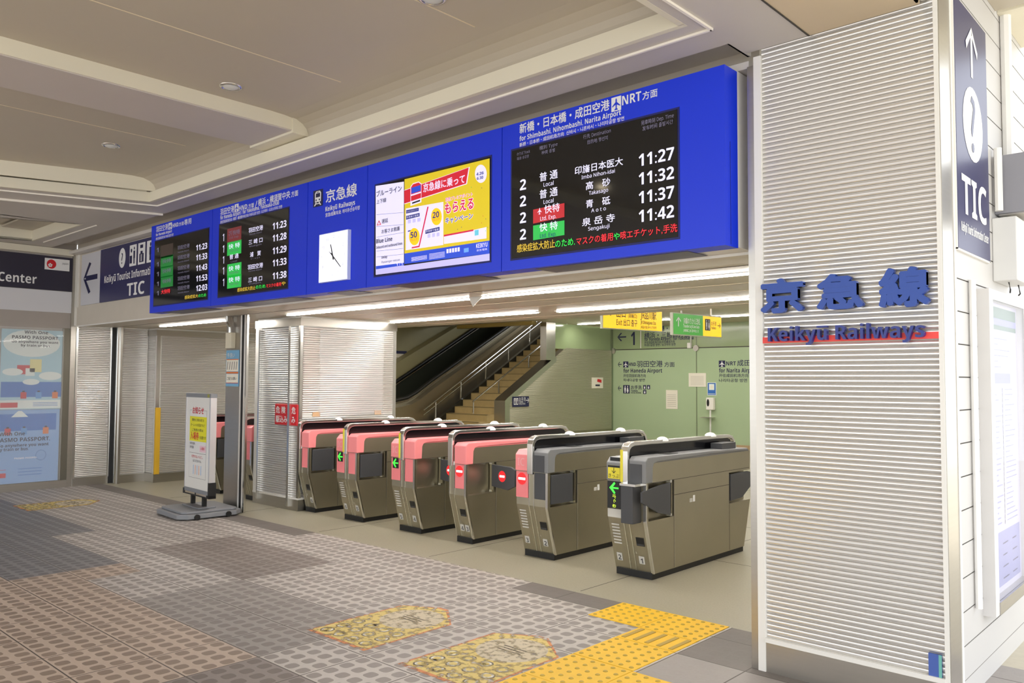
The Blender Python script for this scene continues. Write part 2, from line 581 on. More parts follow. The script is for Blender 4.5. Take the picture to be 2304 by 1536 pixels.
def sticker(x0, y0, label):
    mb = MB()
    X = lambda u: x0 + u * 0.55
    Yy = lambda v: y0 + v * 0.86
    def pl(pts, m, k): mb.face([(X(a), Yy(b), 0.0012 + 0.0003 * k) for a, b in pts], m)
    tagp = lambda e: [(e, e), (1 - e, e), (1 - e, .76), (.55, 1 - e), (.42, 1 - e), (e, .84)]
    pl(tagp(0), w_o, 0)
    pl(tagp(.03), w_y, 1)
    mb.disc((X(.52), Yy(.66), .0021), (0, 0, 1), .2, w_g, 28)
    for q in range(3):
        mb.box(X(.36), X(.68), Yy(.62 + .035 * q), Yy(.635 + .035 * q), .0022, .0024, w_d)
    for i in range(4):
        for j in range(3):
            cx, cy = .16 + i * .225, .1 + j * .13
            r = [(cx + .085 * math.cos(t), cy + .052 * math.sin(t)) for t in [math.pi * 2 * k / 10 for k in range(10)]]
            pl(r, w_d, 3)
            pl([(cx + (a - cx) * .78, cy + (b - cy) * .78) for a, b in r], w_w, 4)
            pl([(cx + (a - cx) * .5, cy + (b - cy) * .5) for a, b in r], w_y, 5)
    mb.build('floor_sticker', label=label, cat='floor sticker', group='worn stickers on the paved floor')
sticker(-4.195, 2.775, 'worn yellow tag-shaped floor sticker farther left of the tactile paving')
sticker(-3.355, 2.775, 'worn yellow tag-shaped floor sticker touching the tactile paving')
sticker(-10.65, 3.06, 'worn yellow tag-shaped floor sticker near the passport poster wall')

# ------------------------------------------------------------------ right-hand building corner
def f(mb):
    mb.box(-1.86, -1.06, 4.02, 4.3, 0, 3.9, trimw)
    mb.corr('Y', 4.012, -1, -1.905, -1.066, .17, 3.9, ribs)
Q(f, 'pillar', kind='structure')
def f(mb):
    mb.box(-1.945, -1.905, 3.992, 4.3, 0, 3.2, trimw)
    mb.box(-1.985, -1.945, 4.0, 4.3, 0, 3.16, steel)
    mb.box(-1.066, -1.047, 3.99, 4.2, 0, 3.9, trimw)
    mb.box(-1.062, -1.043, 3.996, 4.17, 0, 3.9, steel)
    mb.box(-1.06, -1.04, 4.17, 4.2, 0, 3.9, trimw)
    mb.box(-1.905, -1.066, 3.985, 4.02, .15, .172, trimw)
Q(f, 'trim_1', kind='structure')
def f(mb):
    mb.box(-1.94, -1.066, 3.997, 4.02, 0, .15, steel)
Q(f, 'baseboard_front', kind='structure')
wr = MB()
wr.box(-1.9, -1.05, 4.3, 17, 0, 3.9, wallw)
wr.box(-1.2, -1.05, 4.2, 4.3, 0, 3.9, wallw)
z = 0.105
while z < 3.9:
    wr.box(-1.05, -1.0485, 4.2, 17, z - .003, z + .003, joint)
    z += .1555
for zz in range(25):
    z0 = .108 + .1555 * zz
    wr.box(-1.05, -1.046, 4.2, 17, z0, z0 + .1495, wallw)
wr.build('wall_right', kind='structure')

# large raised name on the pillar
lb = mat('letter_blue', (26, 68, 158), 0.32)
lb2 = mat('letter_navy', (24, 42, 128), 0.32)
Yp = 4.003
t = thing('name_sign', 'raised blue kanji letters above the red stripe on ribbed pillar', 'sign', (-1.5, 4.0, 1.85))
for ch, x0, x1, yb, h in (('京', 1722, 1812, 705, 74), ('急', 1848, 1946, 698, 78), ('線', 1988, 2094, 692, 86)):
    mb = MB()
    A, B, C = at('Y', Yp, x0, yb), at('Y', Yp, x1, yb), at('Y', Yp, x0, yb - h)
    size = (C.z - A.z) / 0.98
    mb.txt(ch, (A.x, Yp - .012, A.z + .09 * size), X_, Z_, size, lb, width=B.x - A.x, bold=0.045, depth=.03)
    mb.build('character', t)
t = thing('name_sign', 'raised navy roman letters across the red stripe on ribbed pillar', 'sign', (-1.5, 4.0, 1.75))
mb = MB()
A, B, C = at('Y', Yp, 1735.5, 768.6), at('Y', Yp, 2086, 759), at('Y', Yp, 1735.5, 738)
mb.txt('Keikyū Railways', (A.x, Yp - .014, A.z), X_, Z_, (C.z - A.z) / .727, lb2, width=B.x - A.x, bold=0.03, depth=.028)
mb.build('lettering', t)
def f(mb):
    mb.box(-1.905, -1.066, 3.99, 4.012, 1.677, 1.708, mat('stripe_red', (240, 72, 66), 0.45))
Q(f, 'stripe_band', label='flat red stripe running across the ribbed pillar', cat='stripe')
def f(mb):
    mb.box(-1.135, -1.08, 3.994, 4.006, .16, .27, mat('sticker_blue', (70, 96, 170), 0.4))
    mb.box(-1.093, -1.08, 3.9935, 3.9945, .16, .27, mat('sticker_teal', (110, 180, 170), 0.4))
Q(f, 'sticker', label='small blue sticker low at the right corner of the ribbed pillar', cat='sticker')

# vertical TIC sign on the right wall
XR = -1.046
t = thing('direction_sign', 'tall navy TIC sign with arrow and question mark on right wall', 'sign', (-1.04, 4.5, 2.1))
def f(mb):
    mb.box(-1.046, -1.03, 4.205, 4.81, 2.112, 3.33, navy)
    mb.box(-1.046, -1.032, 4.195, 4.205, 2.105, 3.335, trimw)
    mb.box(-1.046, -1.032, 4.81, 4.82, 2.105, 3.335, trimw)
    mb.box(-1.046, -1.032, 4.195, 4.82, 2.102, 2.112, trimw)
Q(f, 'panel', t)
mb = MB()
q = Pic(mb, (-1.03, 4.36, 2.98), Y_, Z_, .3, .3, .0006); q.arrow(white, -90)
c = Vector((-1.03, 4.51, 2.765))
q = Pic(mb, (-1.03, 4.31, 2.565), Y_, Z_, .4, .4, .0006); q.circ(.5, .5, .47, white)
mb.txt('?', (-1.027, 4.51, 2.625), Y_, Z_, .41, navy, align='c', bold=.03)
mb.txt('TIC', (-1.0285, 4.51, 2.29), Y_, Z_, .265, white, align='c', width=.47, bold=.015)
mb.txt('Keikyū Tourist Information Center', (-1.0285, 4.515, 2.2), Y_, Z_, .062, white, align='c', width=.52, bold=.01)
mb.build('lettering', t)

# route map case on the right wall
t = thing('poster_case', 'white framed glass route map case on the right outer wall', 'display case', (-1.04, 5.0, .33))
pf = mat('case_frame', (218, 216, 214), 0.35)
def f(mb):
    y0, y1, z0, z1 = 4.58, 5.44, .33, 1.95
    mb.box(-1.046, -.99, y0, y0 + .075, z0, z1, pf)
    mb.box(-1.046, -.99, y1 - .06, y1, z0, z1, pf)
    mb.box(-1.046, -.99, y0 + .075, y1 - .06, z1 - .05, z1, pf)
    mb.box(-1.046, -.985, y0 + .075, y1 - .06, z0, z0 + .06, steel)
Q(f, 'frame', t)
pm = mat('map_paper', (196, 194, 222), 0.4)
def f(mb):
    mb.box(-1.044, -1.03, 4.655, 5.38, .39, 1.9, pm)
Q(f, 'map_sheet', t)
mb = MB()
lil, gr2, dk2 = mat('map_lilac', (140, 142, 196), .5), mat('map_green', (96, 122, 114), .5), mat('map_ink', (70, 70, 110), .6)
bx = lambda y0, y1, z0, z1, m, k=0: mb.face([(-1.0295 + .0004 * k, y0, z0), (-1.0295 + .0004 * k, y1, z0), (-1.0295 + .0004 * k, y1, z1), (-1.0295 + .0004 * k, y0, z1)], m)
bx(4.67, 5.36, 1.76, 1.88, gr2)
bx(4.67, 5.36, 1.785, 1.82, lil, 1)
bx(4.67, 5.2, 1.475, 1.53, lil)
bx(4.69, 5.34, .42, .7, lil)
rr = random.Random(3)
for k in range(26):
    zz = 1.44 - k * .028
    if .72 < zz:
        bx(4.69, 4.69 + rr.uniform(.12, .3), zz, zz + .008, lil, 1)
        bx(5.05, 5.05 + rr.uniform(.1, .26), zz, zz + .006, lil, 1)
    bx(5.0, 5.008, zz - .012, zz + .012, dk2, 2)
for k in range(12):
    bx(4.72 + (k % 3) * .22, 4.72 + (k % 3) * .22 + rr.uniform(.05, .13), .45 + (k // 3) * .06, .456 + (k // 3) * .06, dk2, 2)
for k in range(6):
    bx(4.7, 4.7 + rr.uniform(.2, .5), 1.56 + k * .03, 1.566 + k * .03, lil, 2)
mb.build('printing', t)
glass = mat('clear_glass', (255, 255, 255), 0.03, alpha=0.12, spec=0.6)
Q(lambda mb: mb.box(-.999, -.995, 4.655, 5.38, .39, 1.9, glass), 'glass_pane', t)

# conduit, junction box, lamp sign
pw = mat('pvc_white', (244, 243, 240), 0.4)
Q(lambda mb: mb.tube([(-1.028, 4.425, .4), (-1.028, 4.425, 1.98)], .016, pw), 'conduit', label='thin white conduit running down beside the route map case', cat='conduit')
Q(lambda mb: mb.tube([(-1.02, 5.23, 2.7), (-1.02, 5.23, 3.56)], .03, pw), 'conduit', label='thicker white conduit rising to the outer ceiling above the grey box sign', cat='conduit')
Q(lambda mb: mb.tube([(-1.015, 4.955, 2.4), (-1.015, 4.955, 2.74)], .02, pw), 'conduit', label='short white conduit between the TIC sign and the grey box sign', cat='conduit')
t = thing('junction_box', 'pale wall box with black cables below the grey box sign', 'box', (-1.0, 5.1, 2.0))
Q(lambda mb: mb.box(-1.046, -.93, 4.93, 5.3, 2.02, 2.36, mat('box_white', (226, 226, 224), .45)), 'casing', t, bevel=.006)
def f(mb):
    mb.tube([(-.99, 5.02, 2.02), (-.985, 5.03, 1.98), (-.985, 5.02, 1.962)], .004, dark, 6)
    mb.tube([(-.98, 5.2, 2.02), (-.97, 5.19, 1.97), (-.98, 5.2, 1.962)], .004, dark, 6)
    mb.tube([(-.99, 5.08, 2.36), (-.985, 5.1, 2.375), (-.98, 5.2, 2.375), (-.98, 5.24, 2.36)], .006, dark, 6)
Q(f, 'cable', t)
t = thing('box_sign', 'plain grey box sign jutting out from the right outer wall', 'sign', (-1.0, 5.05, 2.39))
Q(lambda mb: mb.box(-1.046, -.55, 5.0, 5.3, 2.392, 2.71, mat('sign_grey', (150, 150, 158), .45)), 'casing', t, bevel=.004)
Q(lambda mb: mb.box(-1.03, -.57, 5.02, 5.28, 2.386, 2.392, mat('sign_under', (190, 186, 180), .5)), 'underside', t)

# ------------------------------------------------------------------ ceilings of the forecourt
cl = MB()
zc, zl, zu = 3.23, 3.325, 3.46
xr, xl, yf = -2.07, -8.09, 3.45
# low soffit around the big recess (left end of the recess runs askew)
ska = lambda y: -8.09 - (3.45 - y) * (.405 / 1.215)
Yb = -4.0
cl.prism([(xr, Yb), (-1.64, Yb), (-1.64, 3.99), (-1.98, 3.99), (-1.98, 4.04), (-2.0, 4.04), (-2.0, 3.81), (-12.0, 3.81), (-12.0, yf), (xr, yf)], 'z', zc, zc + .02, soffit)
cl.prism([(ska(Yb), Yb), (ska(yf), yf), (-9.9, yf), (-10.2, 2.6), (-10.2, Yb)], 'z', zc, zc + .02, soffit)
cl.prism([(-11.55, yf), (-12.0, yf), (-12.0, Yb), (-13.2, Yb), (-11.7, 2.9)], 'z', zc, zc + .02, soffit)
cl.box(-1.64, -1.12, Yb, 3.99, zc, zc + .02, mat('end_panel', (208, 190, 160), .5, noise=.06, nscale=2))
cl.box(-1.645, -1.637, Yb, 3.99, zc - .004, zc, joint)
# slot above the board
cl.box(-12.0, -2.0, 3.81, 4.15, 3.31, 3.33, soffit)
cl.box(-2.0, -1.99, 3.81, 4.04, zc, 3.33, soffit)
cl.box(-12.0, -2.0, 3.79, 3.81, zc + .02, 3.33, soffit)
# shadow-gap bead round the recess
bead = mat('bead_white', (244, 238, 226), .4)
cl.box(-8.2, -1.963, 3.574, 3.588, zc - .012, zc, bead)
cl.box(-1.972, -1.958, Yb, 3.588, zc - .012, zc, bead)
def skew(o0, wd, m, z0, z1, ya, yb):
    X = lambda y: -8.09 - (3.45 - y) * (.405 / 1.215) + o0
    cl.prism([(X(ya), ya), (X(yb), yb), (X(yb) + wd, yb), (X(ya) + wd, ya)], 'z', z0, z1, m)
skew(-.16, .012, bead, zc - .012, zc, Yb, 3.585)
skew(-.62, .025, bead, zc - .02, zc, Yb, 3.8)
# upstands of the recess
cl.box(xl, xr + .03, yf - .003, yf + .03, zc - .001, zl, cream)
cl.box(xr - .003, xr + .03, Yb, yf, zc - .001, zl, cream)
skew(-.03, .034, cream, zc - .001, zl, Yb, 3.48)
cove = [(0, zl), (-.004, zl + .03), (-.02, zl + .065), (-.055, zl + .095), (-.11, zl + .12), (-.2, zu - .004), (-.32, zu)]  # curve added to close the dark slot, so the recess edge shades gradually
for (a0, b0), (a1, b1) in zip(cove, cove[1:]):
    y0, y1 = yf + .02 + a0, yf + .02 + a1
    x0, x1 = xr + .02 + a0, xr + .02 + a1
    cl.face([(-8.2, y0, b0), (x0, y0, b0), (x1, y1, b1), (-8.2, y1, b1)], coffer)
    cl.face([(x0, Yb, b0), (x1, Yb, b1), (x1, y1, b1), (x0, y0, b0)], coffer)
skew(.06, .02, cream, zl, zu, Yb, 3.6)
# upper recess ceiling and its seams
cl.prism([(xr - .28, Yb), (xr - .28, yf - .28), (-8.3, yf - .28), (-10.7, Yb)], 'z', zu, zu + .02, coffer)
seam = mat('seam_light', (226, 212, 184), .5)
for xx in (-4.47, -3.2, -6.7):
    cl.box(xx - .004, xx + .004, Yb, yf - .3, zu - .002, zu, seam)
for yy in (1.2, -.9):
    cl.box(-9, xr, yy - .003, yy + .003, zu - .002, zu, seam)
# small far recess
cl.box(-11.55, -9.9, 3.1, yf, 3.36, 3.38, coffer)
cl.prism([(-9.9, yf), (-10.2, 2.6), (-10.2, Yb), (-12.9, Yb), (-11.7, 2.9), (-11.55, yf)], 'z', 3.4, 3.42, coffer)
cl.box(-11.6, -9.88, yf - .003, yf + .02, zc - .001, 3.42, cream)
cl.prism([(-11.55, yf), (-11.7, 2.9), (-13.2, Yb), (-13.25, Yb), (-11.73, 2.9), (-11.58, yf)], 'z', zc, 3.42, cream)
cl.prism([(-9.9, yf), (-10.2, 2.6), (-10.2, Yb), (-10.18, Yb), (-10.18, 2.6), (-9.88, yf)], 'z', zc, 3.42, cream)
cl.box(-11.55, -9.8, 3.574, 3.586, zc - .01, zc, bead)
# roof slab over everything, outer soffit; unseen right part extended to block sky light from right wall
cl.box(-13.4, -1.12, Yb, 4.2, 3.6, 3.9, cream)
cl.box(-1.64, -1.12, 3.6, 3.99, zc + .02, 3.6, cream)
cl.box(-1.12, 1.7, Yb, 5.05, 3.9, 3.95, cream)
cl.box(-1.045, 1.7, 4.2, 5.12, 3.56, 3.6, coffer)
cl.box(-1.045, 1.7, 5.16, 5.8, 3.56, 3.6, cream)
cl.box(-1.13, -1.12, Yb, 3.97, zc, 3.6, trimw)
cl.build('ceiling', kind='structure')
def f(mb):
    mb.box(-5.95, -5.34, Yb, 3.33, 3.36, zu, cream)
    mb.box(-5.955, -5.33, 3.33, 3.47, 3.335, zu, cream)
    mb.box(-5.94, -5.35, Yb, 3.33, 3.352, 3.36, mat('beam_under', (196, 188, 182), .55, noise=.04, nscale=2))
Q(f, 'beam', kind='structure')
Q(lambda mb: mb.tube([(-1.095, 3.96, 3.235), (-1.095, 3.965, 3.27), (-1.095, 3.965, 3.9)], .014, pw), 'pipe', label='short white pipe at the top right of the ribbed pillar', cat='pipe')

lampm = mat('lamp_glass', (196, 196, 192), .25, emit=.04)
lamp_on = mat('lamp_lit', (255, 236, 200), .3, emit=14)
def downlight(x, y, label, on=False):
    t = thing('ceiling_light', label, 'ceiling light', (x, y, zu), group='round downlights in the recessed ceiling')
    mb = MB()
    mb.lathe((x, y, zu), [(.075, 0), (.072, -.008), (.058, -.009), (.055, -.002)], bright, 24)
    mb.build('rim', t, smooth=True)
    mb = MB()
    mb.lathe((x, y, zu), [(.055, -.002), (.045, -.012), (.02, -.02), (.0005, -.022)], lamp_on if on else lampm, 20)
    mb.build('lamp', t, smooth=True)
downlight(-5.1, 2.70, 'unlit round downlight close to the ceiling beam')
downlight(-7.17, 2.72, 'unlit round downlight in the recess beyond the beam')
downlight(-3.12, 2.76, 'round downlight cut by the top edge of the photo')
for x, y in ((-2.9, 1.05), (-4.9, 1.05), (-6.91, 1.05)):
    downlight(x, y, 'lit warm round downlight behind the camera, out of the photo', True)

# ------------------------------------------------------------------ facade above the gates
YL = 4.15
def f(mb):
    mb.box(-12.0, -1.985, YL, 4.3, 2.19, 3.4, mat('lintel_paint', (206, 198, 184), .55, noise=.08, nscale=3))
Q(f, 'wall_front', kind='structure')
def f(mb):
    mb.box(-12.0, -1.985, 4.149, 4.16, 2.175, 2.19, trimw)
    mb.box(-12.0, -1.985, 4.02, YL, 3.16, 3.2, mat('capping', (214, 208, 200), .5))
    mb.box(-12.0, -11.96, YL - .03, YL, 2.19, 3.2, trimw)
    mb.box(-11.93, -11.9, YL - .02, YL, 2.44, 3.2, trimw)
Q(f, 'trim_3', kind='structure')
def f(mb):
    mb.box(-12.0, -1.985, 4.3, 7.2, 2.19, 2.3, lowceil)
    mb.box(-12.0, -1.985, 7.1, 7.2, 2.3, 2.95, lowceil)
    for yy in (4.62, 5.45, 5.9, 6.9):
        mb.box(-11.9, -2.0, yy - .003, yy + .003, 2.188, 2.19, joint if yy < 5 else seam)
    for xx in (-3.2, -4.7, -6.2, -7.7):
        mb.box(xx - .002, xx + .002, 4.3, 7.2, 2.1885, 2.19, seam)
Q(f, 'ceiling', kind='structure')
def f(mb):
    mb.box(-11.8, -1.9, 7.2, 16.6, 2.78, 2.9, lowceil)
Q(f, 'ceiling', kind='structure')
def f(mb):
    mb.box(-18, -11.8, 7.2, 13.6, 2.78, 2.9, lowceil)
    mb.prism([(13.6, 2.78), (20, 6.3), (20, 6.5), (13.6, 3.0)], 'x', -18, -11.8, lowceil)
    mb.box(-14.2, -11.8, 13.45, 13.6, 2.70, 2.78, mat('soffit_ochre', (150, 128, 62), .5))
Q(f, 'ceiling', kind='structure')

# light strips
def strip(x0, x1, y, z, label):
    t = thing('light_strip', label, 'ceiling light', ((x0 + x1) / 2, y, z), group='linear light strips')
    Q(lambda mb: mb.box(x0 - .02, x1 + .02, y - .035, y + .035, z - .006, z, trimw), 'channel', t)
    Q(lambda mb: mb.box(x0, x1, y - .028, y + .028, z - .014, z - .006, tube_l), 'tube', t)
strip(-7.9, -2.05, 4.93, 2.19, 'nearest bright light strip, running behind the blue board to the right pillar')
strip(-11.0, -8.95, 4.9, 2.19, 'short bright light strip at left, above the folding sign')
strip(-7.9, -5.53, 6.38, 2.19, 'second light strip, the left length ending above the stairs')
strip(-5.3, -2.05, 6.45, 2.19, 'second light strip, the right length above the exit signs')
strip(-11.6, -1.95, 14.85, 2.776, 'farthest light strip on the high ceiling near the green wall')
strip(-11.6, -1.95, 9.2, 2.776, 'light strip on the high ceiling hidden above the signs')
strip(-15.2, -12.0, 10.4, 2.776, 'added light strip on the high ceiling, brightening the olive wall by the escalator')  # extra lamp, added to brighten the olive wall
strip(-11.6, -1.95, 12.0, 2.776, 'light strip on the high ceiling hidden behind the low ceiling')
Q(lambda mb: mb.prism([(-5.02, 2.185), (-4.86, 2.185), (-4.97, 2.105)], 'y', 4.895, 4.9, trimw), 'cover_flap', label='small white triangular flap hanging from the nearest light strip', cat='flap')

# ------------------------------------------------------------------ blue board
YB = 3.86
XS = [-8.98, -7.592, -5.925, -5.1, -3.655, -2.04]
ZB0, ZB1 = 2.19, 3.15
def cabinet(i, name, label):
    t = thing(name, label, 'departure board' if 'departure' in name else 'sign board', ((XS[i] + XS[i + 1]) / 2, 4.0, ZB0), group='units of the long blue board')
    def f(mb):
        x0, x1 = XS[i] + .003, XS[i + 1] - .003
        mb.box(x0, x1, YB, 4.0, ZB0, ZB1, blue)
        mb.box(x0, x1, 4.0, YL - .001, ZB0 + .005, ZB1 + .004, trimw)
        mb.box(x0 + .25, x1 - .25, YB + .04, YL - .03, ZB0 - .003, ZB0, mat('vent_dark', (62, 56, 84), .35))
        if i == 4:
            mb.box(x1, x1 + .001, YB + .055, YB + .058, ZB0 + .01, ZB1 - .4, blue_seam)
    Q(f, 'casing', t)
    return t
def screen(t, a, b, fn, fm=black_screen, name='screen'):
    A, B = at('Y', YB, *a), at('Y', YB, *b)
    s = Q(lambda mb: (mb.box(A.x, B.x, YB - .004, YB + .02, B.z, A.z, fm), mb.box(A.x - .012, B.x + .012, YB - .002, YB + .01, B.z - .012, A.z + .012, blue_seam)), name, t)
    mb = MB()
    fn(mb)
    mb.build('screen_text', s)
    return s
W = lambda mb, s, p0, p1, h, m=white, bold=.015, lift=.0015: line(mb, s, 'Y', YB, p0, p1, h, m, bold, lift)
D = lambda mb, s, p0, p1, h, m=led_w, bold=.01, lift=.0075: line(mb, s, 'Y', YB, p0, p1, h, m, bold, lift)
R = lambda mb, a, b, m, lift=.005: rect(mb, 'Y', YB, a, b, m, lift)
def icon(mb, a, b, fieldm, inkm, kind, lift=.001):
    A, B = at('Y', YB, *a), at('Y', YB, *b)
    q = Pic(mb, (A.x, YB - lift, B.z), X_, Z_, B.x - A.x, A.z - B.z, .0005)
    q.rc(0, 0, 1, 1, fieldm)
    getattr(q, kind)(inkm)
    return q

# unit 1 : Haneda only
t = cabinet(0, 'departure_board', 'leftmost departure screen unit of the long blue board')
mb = MB()
W(mb, '羽田空港', (351.6, 523), (378, 516), 13)
icon(mb, (379.5, 502), (387, 515), white, blue, 'plane')
W(mb, 'HND', (388.5, 512), (401.5, 509), 9)
W(mb, '方面', (402.5, 509), (414, 506), 8.5)
W(mb, '専用', (415, 507), (430.5, 503), 13)
W(mb, 'for Haneda Airport', (351, 531), (387, 523), 6)
W(mb, '前往羽田机场方向 하네다공항 방면', (351, 540), (390.5, 531), 6)
mb.build('lettering', t)
def f(mb):
    for k, (tm, yb) in enumerate((('11:23', 563.5), ('11:33', 585.5), ('11:43', 609), ('11:53', 632), ('12:03', 653.5))):
        D(mb, tm, (442.7, yb), (467.5, yb - 4 + k), 13)
        D(mb, '羽田空港', (401, yb - 2), (428, yb - 6 + k), 9, led_dim)
        D(mb, 'Haneda Airport', (402, yb + 5), (427, yb + 1.5 + k), 3.2, led_dim, 0)
    for k, (y0, y1) in enumerate(((578, 600), (601.5, 622), (623, 645))):
        R(mb, (363, y0), (390, y1 - 1.5), box_gd)
        D(mb, '快特', (367, y1 - 8), (386, y1 - 9), 9, led_dim)
    R(mb, (363, 553), (390, 576), mat('screen_dim_field', (78, 66, 60), .3))
    D(mb, '大快特', (364, 661), (384, 660), 10, led_r)
    for yb in (568, 600, 622, 644, 665):
        D(mb, '1', (354, yb), (358.5, yb - 1), 10, led_dim)
    D(mb, '感染症拡大', (417, 673), (447, 669.5), 8, led_y)
    D(mb, 'のため', (448, 669), (465, 667.5), 8, led_g)
screen(t, (349.7, 544), (466.8, 671.9), f)

# unit 2 : Haneda / Yokohama
t = cabinet(1, 'departure_board', 'second departure screen unit from the left on the long blue board')
mb = MB()
W(mb, '羽田空港', (496, 484.5), (527, 477.5), 15)
icon(mb, (528.5, 460), (537, 475.5), white, blue, 'plane')
W(mb, 'HND', (538, 474), (556.5, 470), 11)
W(mb, '方面', (559, 469), (571.5, 466), 10)
W(mb, '/', (574, 467), (579, 466), 15)
W(mb, '横浜・横須賀中央', (581, 463), (653, 446), 16)
W(mb, '方面', (655.5, 444), (671, 440), 13)
W(mb, 'for Haneda Airport / for Yokohama, Yokosuka-chūō', (496, 493.5), (628, 460.5), 8.5)
W(mb, '前往羽田机场方向 / 横滨・横须贺中央方向 하네다공항 방면 / 요코하마・요코스카추오 방면', (496, 503.5), (635, 468.5), 7)
mb.build('lettering', t)
def f(mb):
    for k, (tm, yb, ds, x0, x1) in enumerate((('11:23', 516, '羽田空港', 561, 593), ('11:28', 543, '三 崎 口', 561, 592), ('11:29', 571.5, '浦　賀', 564, 588), ('11:33', 599, '羽田空港', 559, 593), ('11:38', 628, '三 崎 口', 560, 591))):
        D(mb, tm, (615, yb), (646, yb - 5 + k * .4), 15)
        D(mb, ds, (x0, yb + 7.5), (x1, yb + 2 + k * .4), 11)
        D(mb, ('Haneda Airport', 'Misakiguchi', 'U r a g a')[(0, 1, 2, 0, 1)[k]], (x0 + 2, yb + 13), (x1 - 2, yb + 8), 3.5, led_dim, 0)
        mb.txt('1', at('Y', YB, 502.5, (543, 568.8, 593.4, 618, 643.8)[k]) + Vector((0, -.0075, 0)), X_, Z_, .1, led_w)
    for k, (y0, y1, m, s) in enumerate(((515.5, 540, box_rd, '✈快特'), (545.5, 569.5, box_g, '快 特'), (0, 0, None, ''), (595, 619.5, box_g, '快 特'), (621.5, 645, box_g, '快 特'))):
        if m:
            R(mb, (512.6, y0), (543.8, y1), m)
            D(mb, s, (516, y1 - 9), (541, y1 - 13), 11, led_dim if k == 0 else led_w)
            D(mb, 'Ltd. Exp.', (518, y1 - 3), (539, y1 - 6.5), 4, led_dim, 0)
    D(mb, '普 通', (518, 584.5), (538, 580), 11)
    D(mb, 'Local', (521, 591), (535, 588), 4, led_dim, 0)
    D(mb, '感染症拡大防止', (535.6, 657), (576, 651), 8.5, led_y)
    D(mb, 'のため.', (577, 650.5), (600, 647.5), 9, led_g)
    D(mb, 'マスクの着用', (600.5, 648), (634, 643), 8.5, led_r)
    D(mb, 'や', (635, 642.5), (644, 641.5), 9, led_y)
screen(t, (494.6, 506.7), (647, 647.3), f)

# unit 3 : line name
t = cabinet(2, 'line_name_board', 'blue board unit with white train symbol and line name above clock')
mb = MB()
A, B = at('Y', YB, 705.5, 430), at('Y', YB, 726.5, 462)
q = Pic(mb, (A.x, YB - .001, B.z), X_, Z_, B.x - A.x, A.z - B.z, .0005)
q.rc(0, 0, 1, 1, navyink)
q.poly([(.2, .28), (.8, .28), (.82, .8), (.7, .93), (.3, .93), (.18, .8)], white)
q.rc(.28, .56, .72, .8, navyink); q.rc(.36, .84, .64, .88, navyink)
q.circ(.33, .4, .06, navyink); q.circ(.67, .4, .06, navyink)
q.poly([(.3, .26), (.4, .26), (.25, .06), (.12, .06)], white); q.poly([(.6, .26), (.7, .26), (.88, .06), (.75, .06)], white); q.rc(.28, .14, .72, .19, white)
W(mb, '京急線', (733.6, 456.5), (803, 440), 28, bold=.02)
W(mb, 'Keikyū Railways', (732.5, 475.5), (799, 460.5), 10.5)
W(mb, '京急线乘车处 게이큐선승차장', (732.5, 489.5), (810, 470.5), 9)
mb.build('lettering', t)

t = thing('wall_clock', 'white lit rectangular clock on the blue board unit', 'clock', (-5.5, YB, 2.27))
Q(lambda mb: mb.box(-5.70, -5.305, YB - .03, YB, 2.268, 2.668, mat('clock_case', (214, 222, 250), .35)), 'case', t)
cf = Q(lambda mb: mb.box(-5.694, -5.311, YB - .034, YB - .03, 2.274, 2.662, mat('clock_face', (244, 245, 255), .4, emit=.36)), 'face', t)
mb = MB()
tick = mat('clock_tick', (190, 194, 214), .5)
cx, cz = -5.50, 2.475
for s, a in (('12', 0), ('1', 30), ('2', 60), ('3', 90), ('4', 120), ('5', 150), ('6', 180), ('7', 210), ('8', 240), ('9', 270), ('10', 300), ('11', 330)):
    k = .158
    x, zz = k * math.sin(math.radians(a)), k * math.cos(math.radians(a))
    mb.txt(s, (cx + x, YB - .0348, cz + zz - .013), X_, Z_, .034, tick, align='c')
mb.build('numerals', t)
def hand(deg, L, wd, name, k):
    a = math.radians(deg)
    d, n = Vector((math.sin(a), 0, math.cos(a))), Vector((math.cos(a), 0, -math.sin(a)))
    c = Vector((cx, YB - .036 - .001 * k, cz))
    p = [c - d * .035 - n * wd, c - d * .035 + n * wd, c + d * L + n * wd * .6, c + d * L - n * wd * .6]
    mb = MB()
    mb.raw(p + [q + Vector((0, -.001, 0)) for q in p], [(0, 1, 2, 3), (7, 6, 5, 4), (0, 4, 5, 1), (1, 5, 6, 2), (2, 6, 7, 3), (3, 7, 4, 0)], dark)
    mb.build(name, t)
hand(-18, .1, .007, 'hour_hand', 0)
hand(132, .15, .005, 'minute_hand', 1)
hand(-52, .06, .0025, 'second_hand', 2)

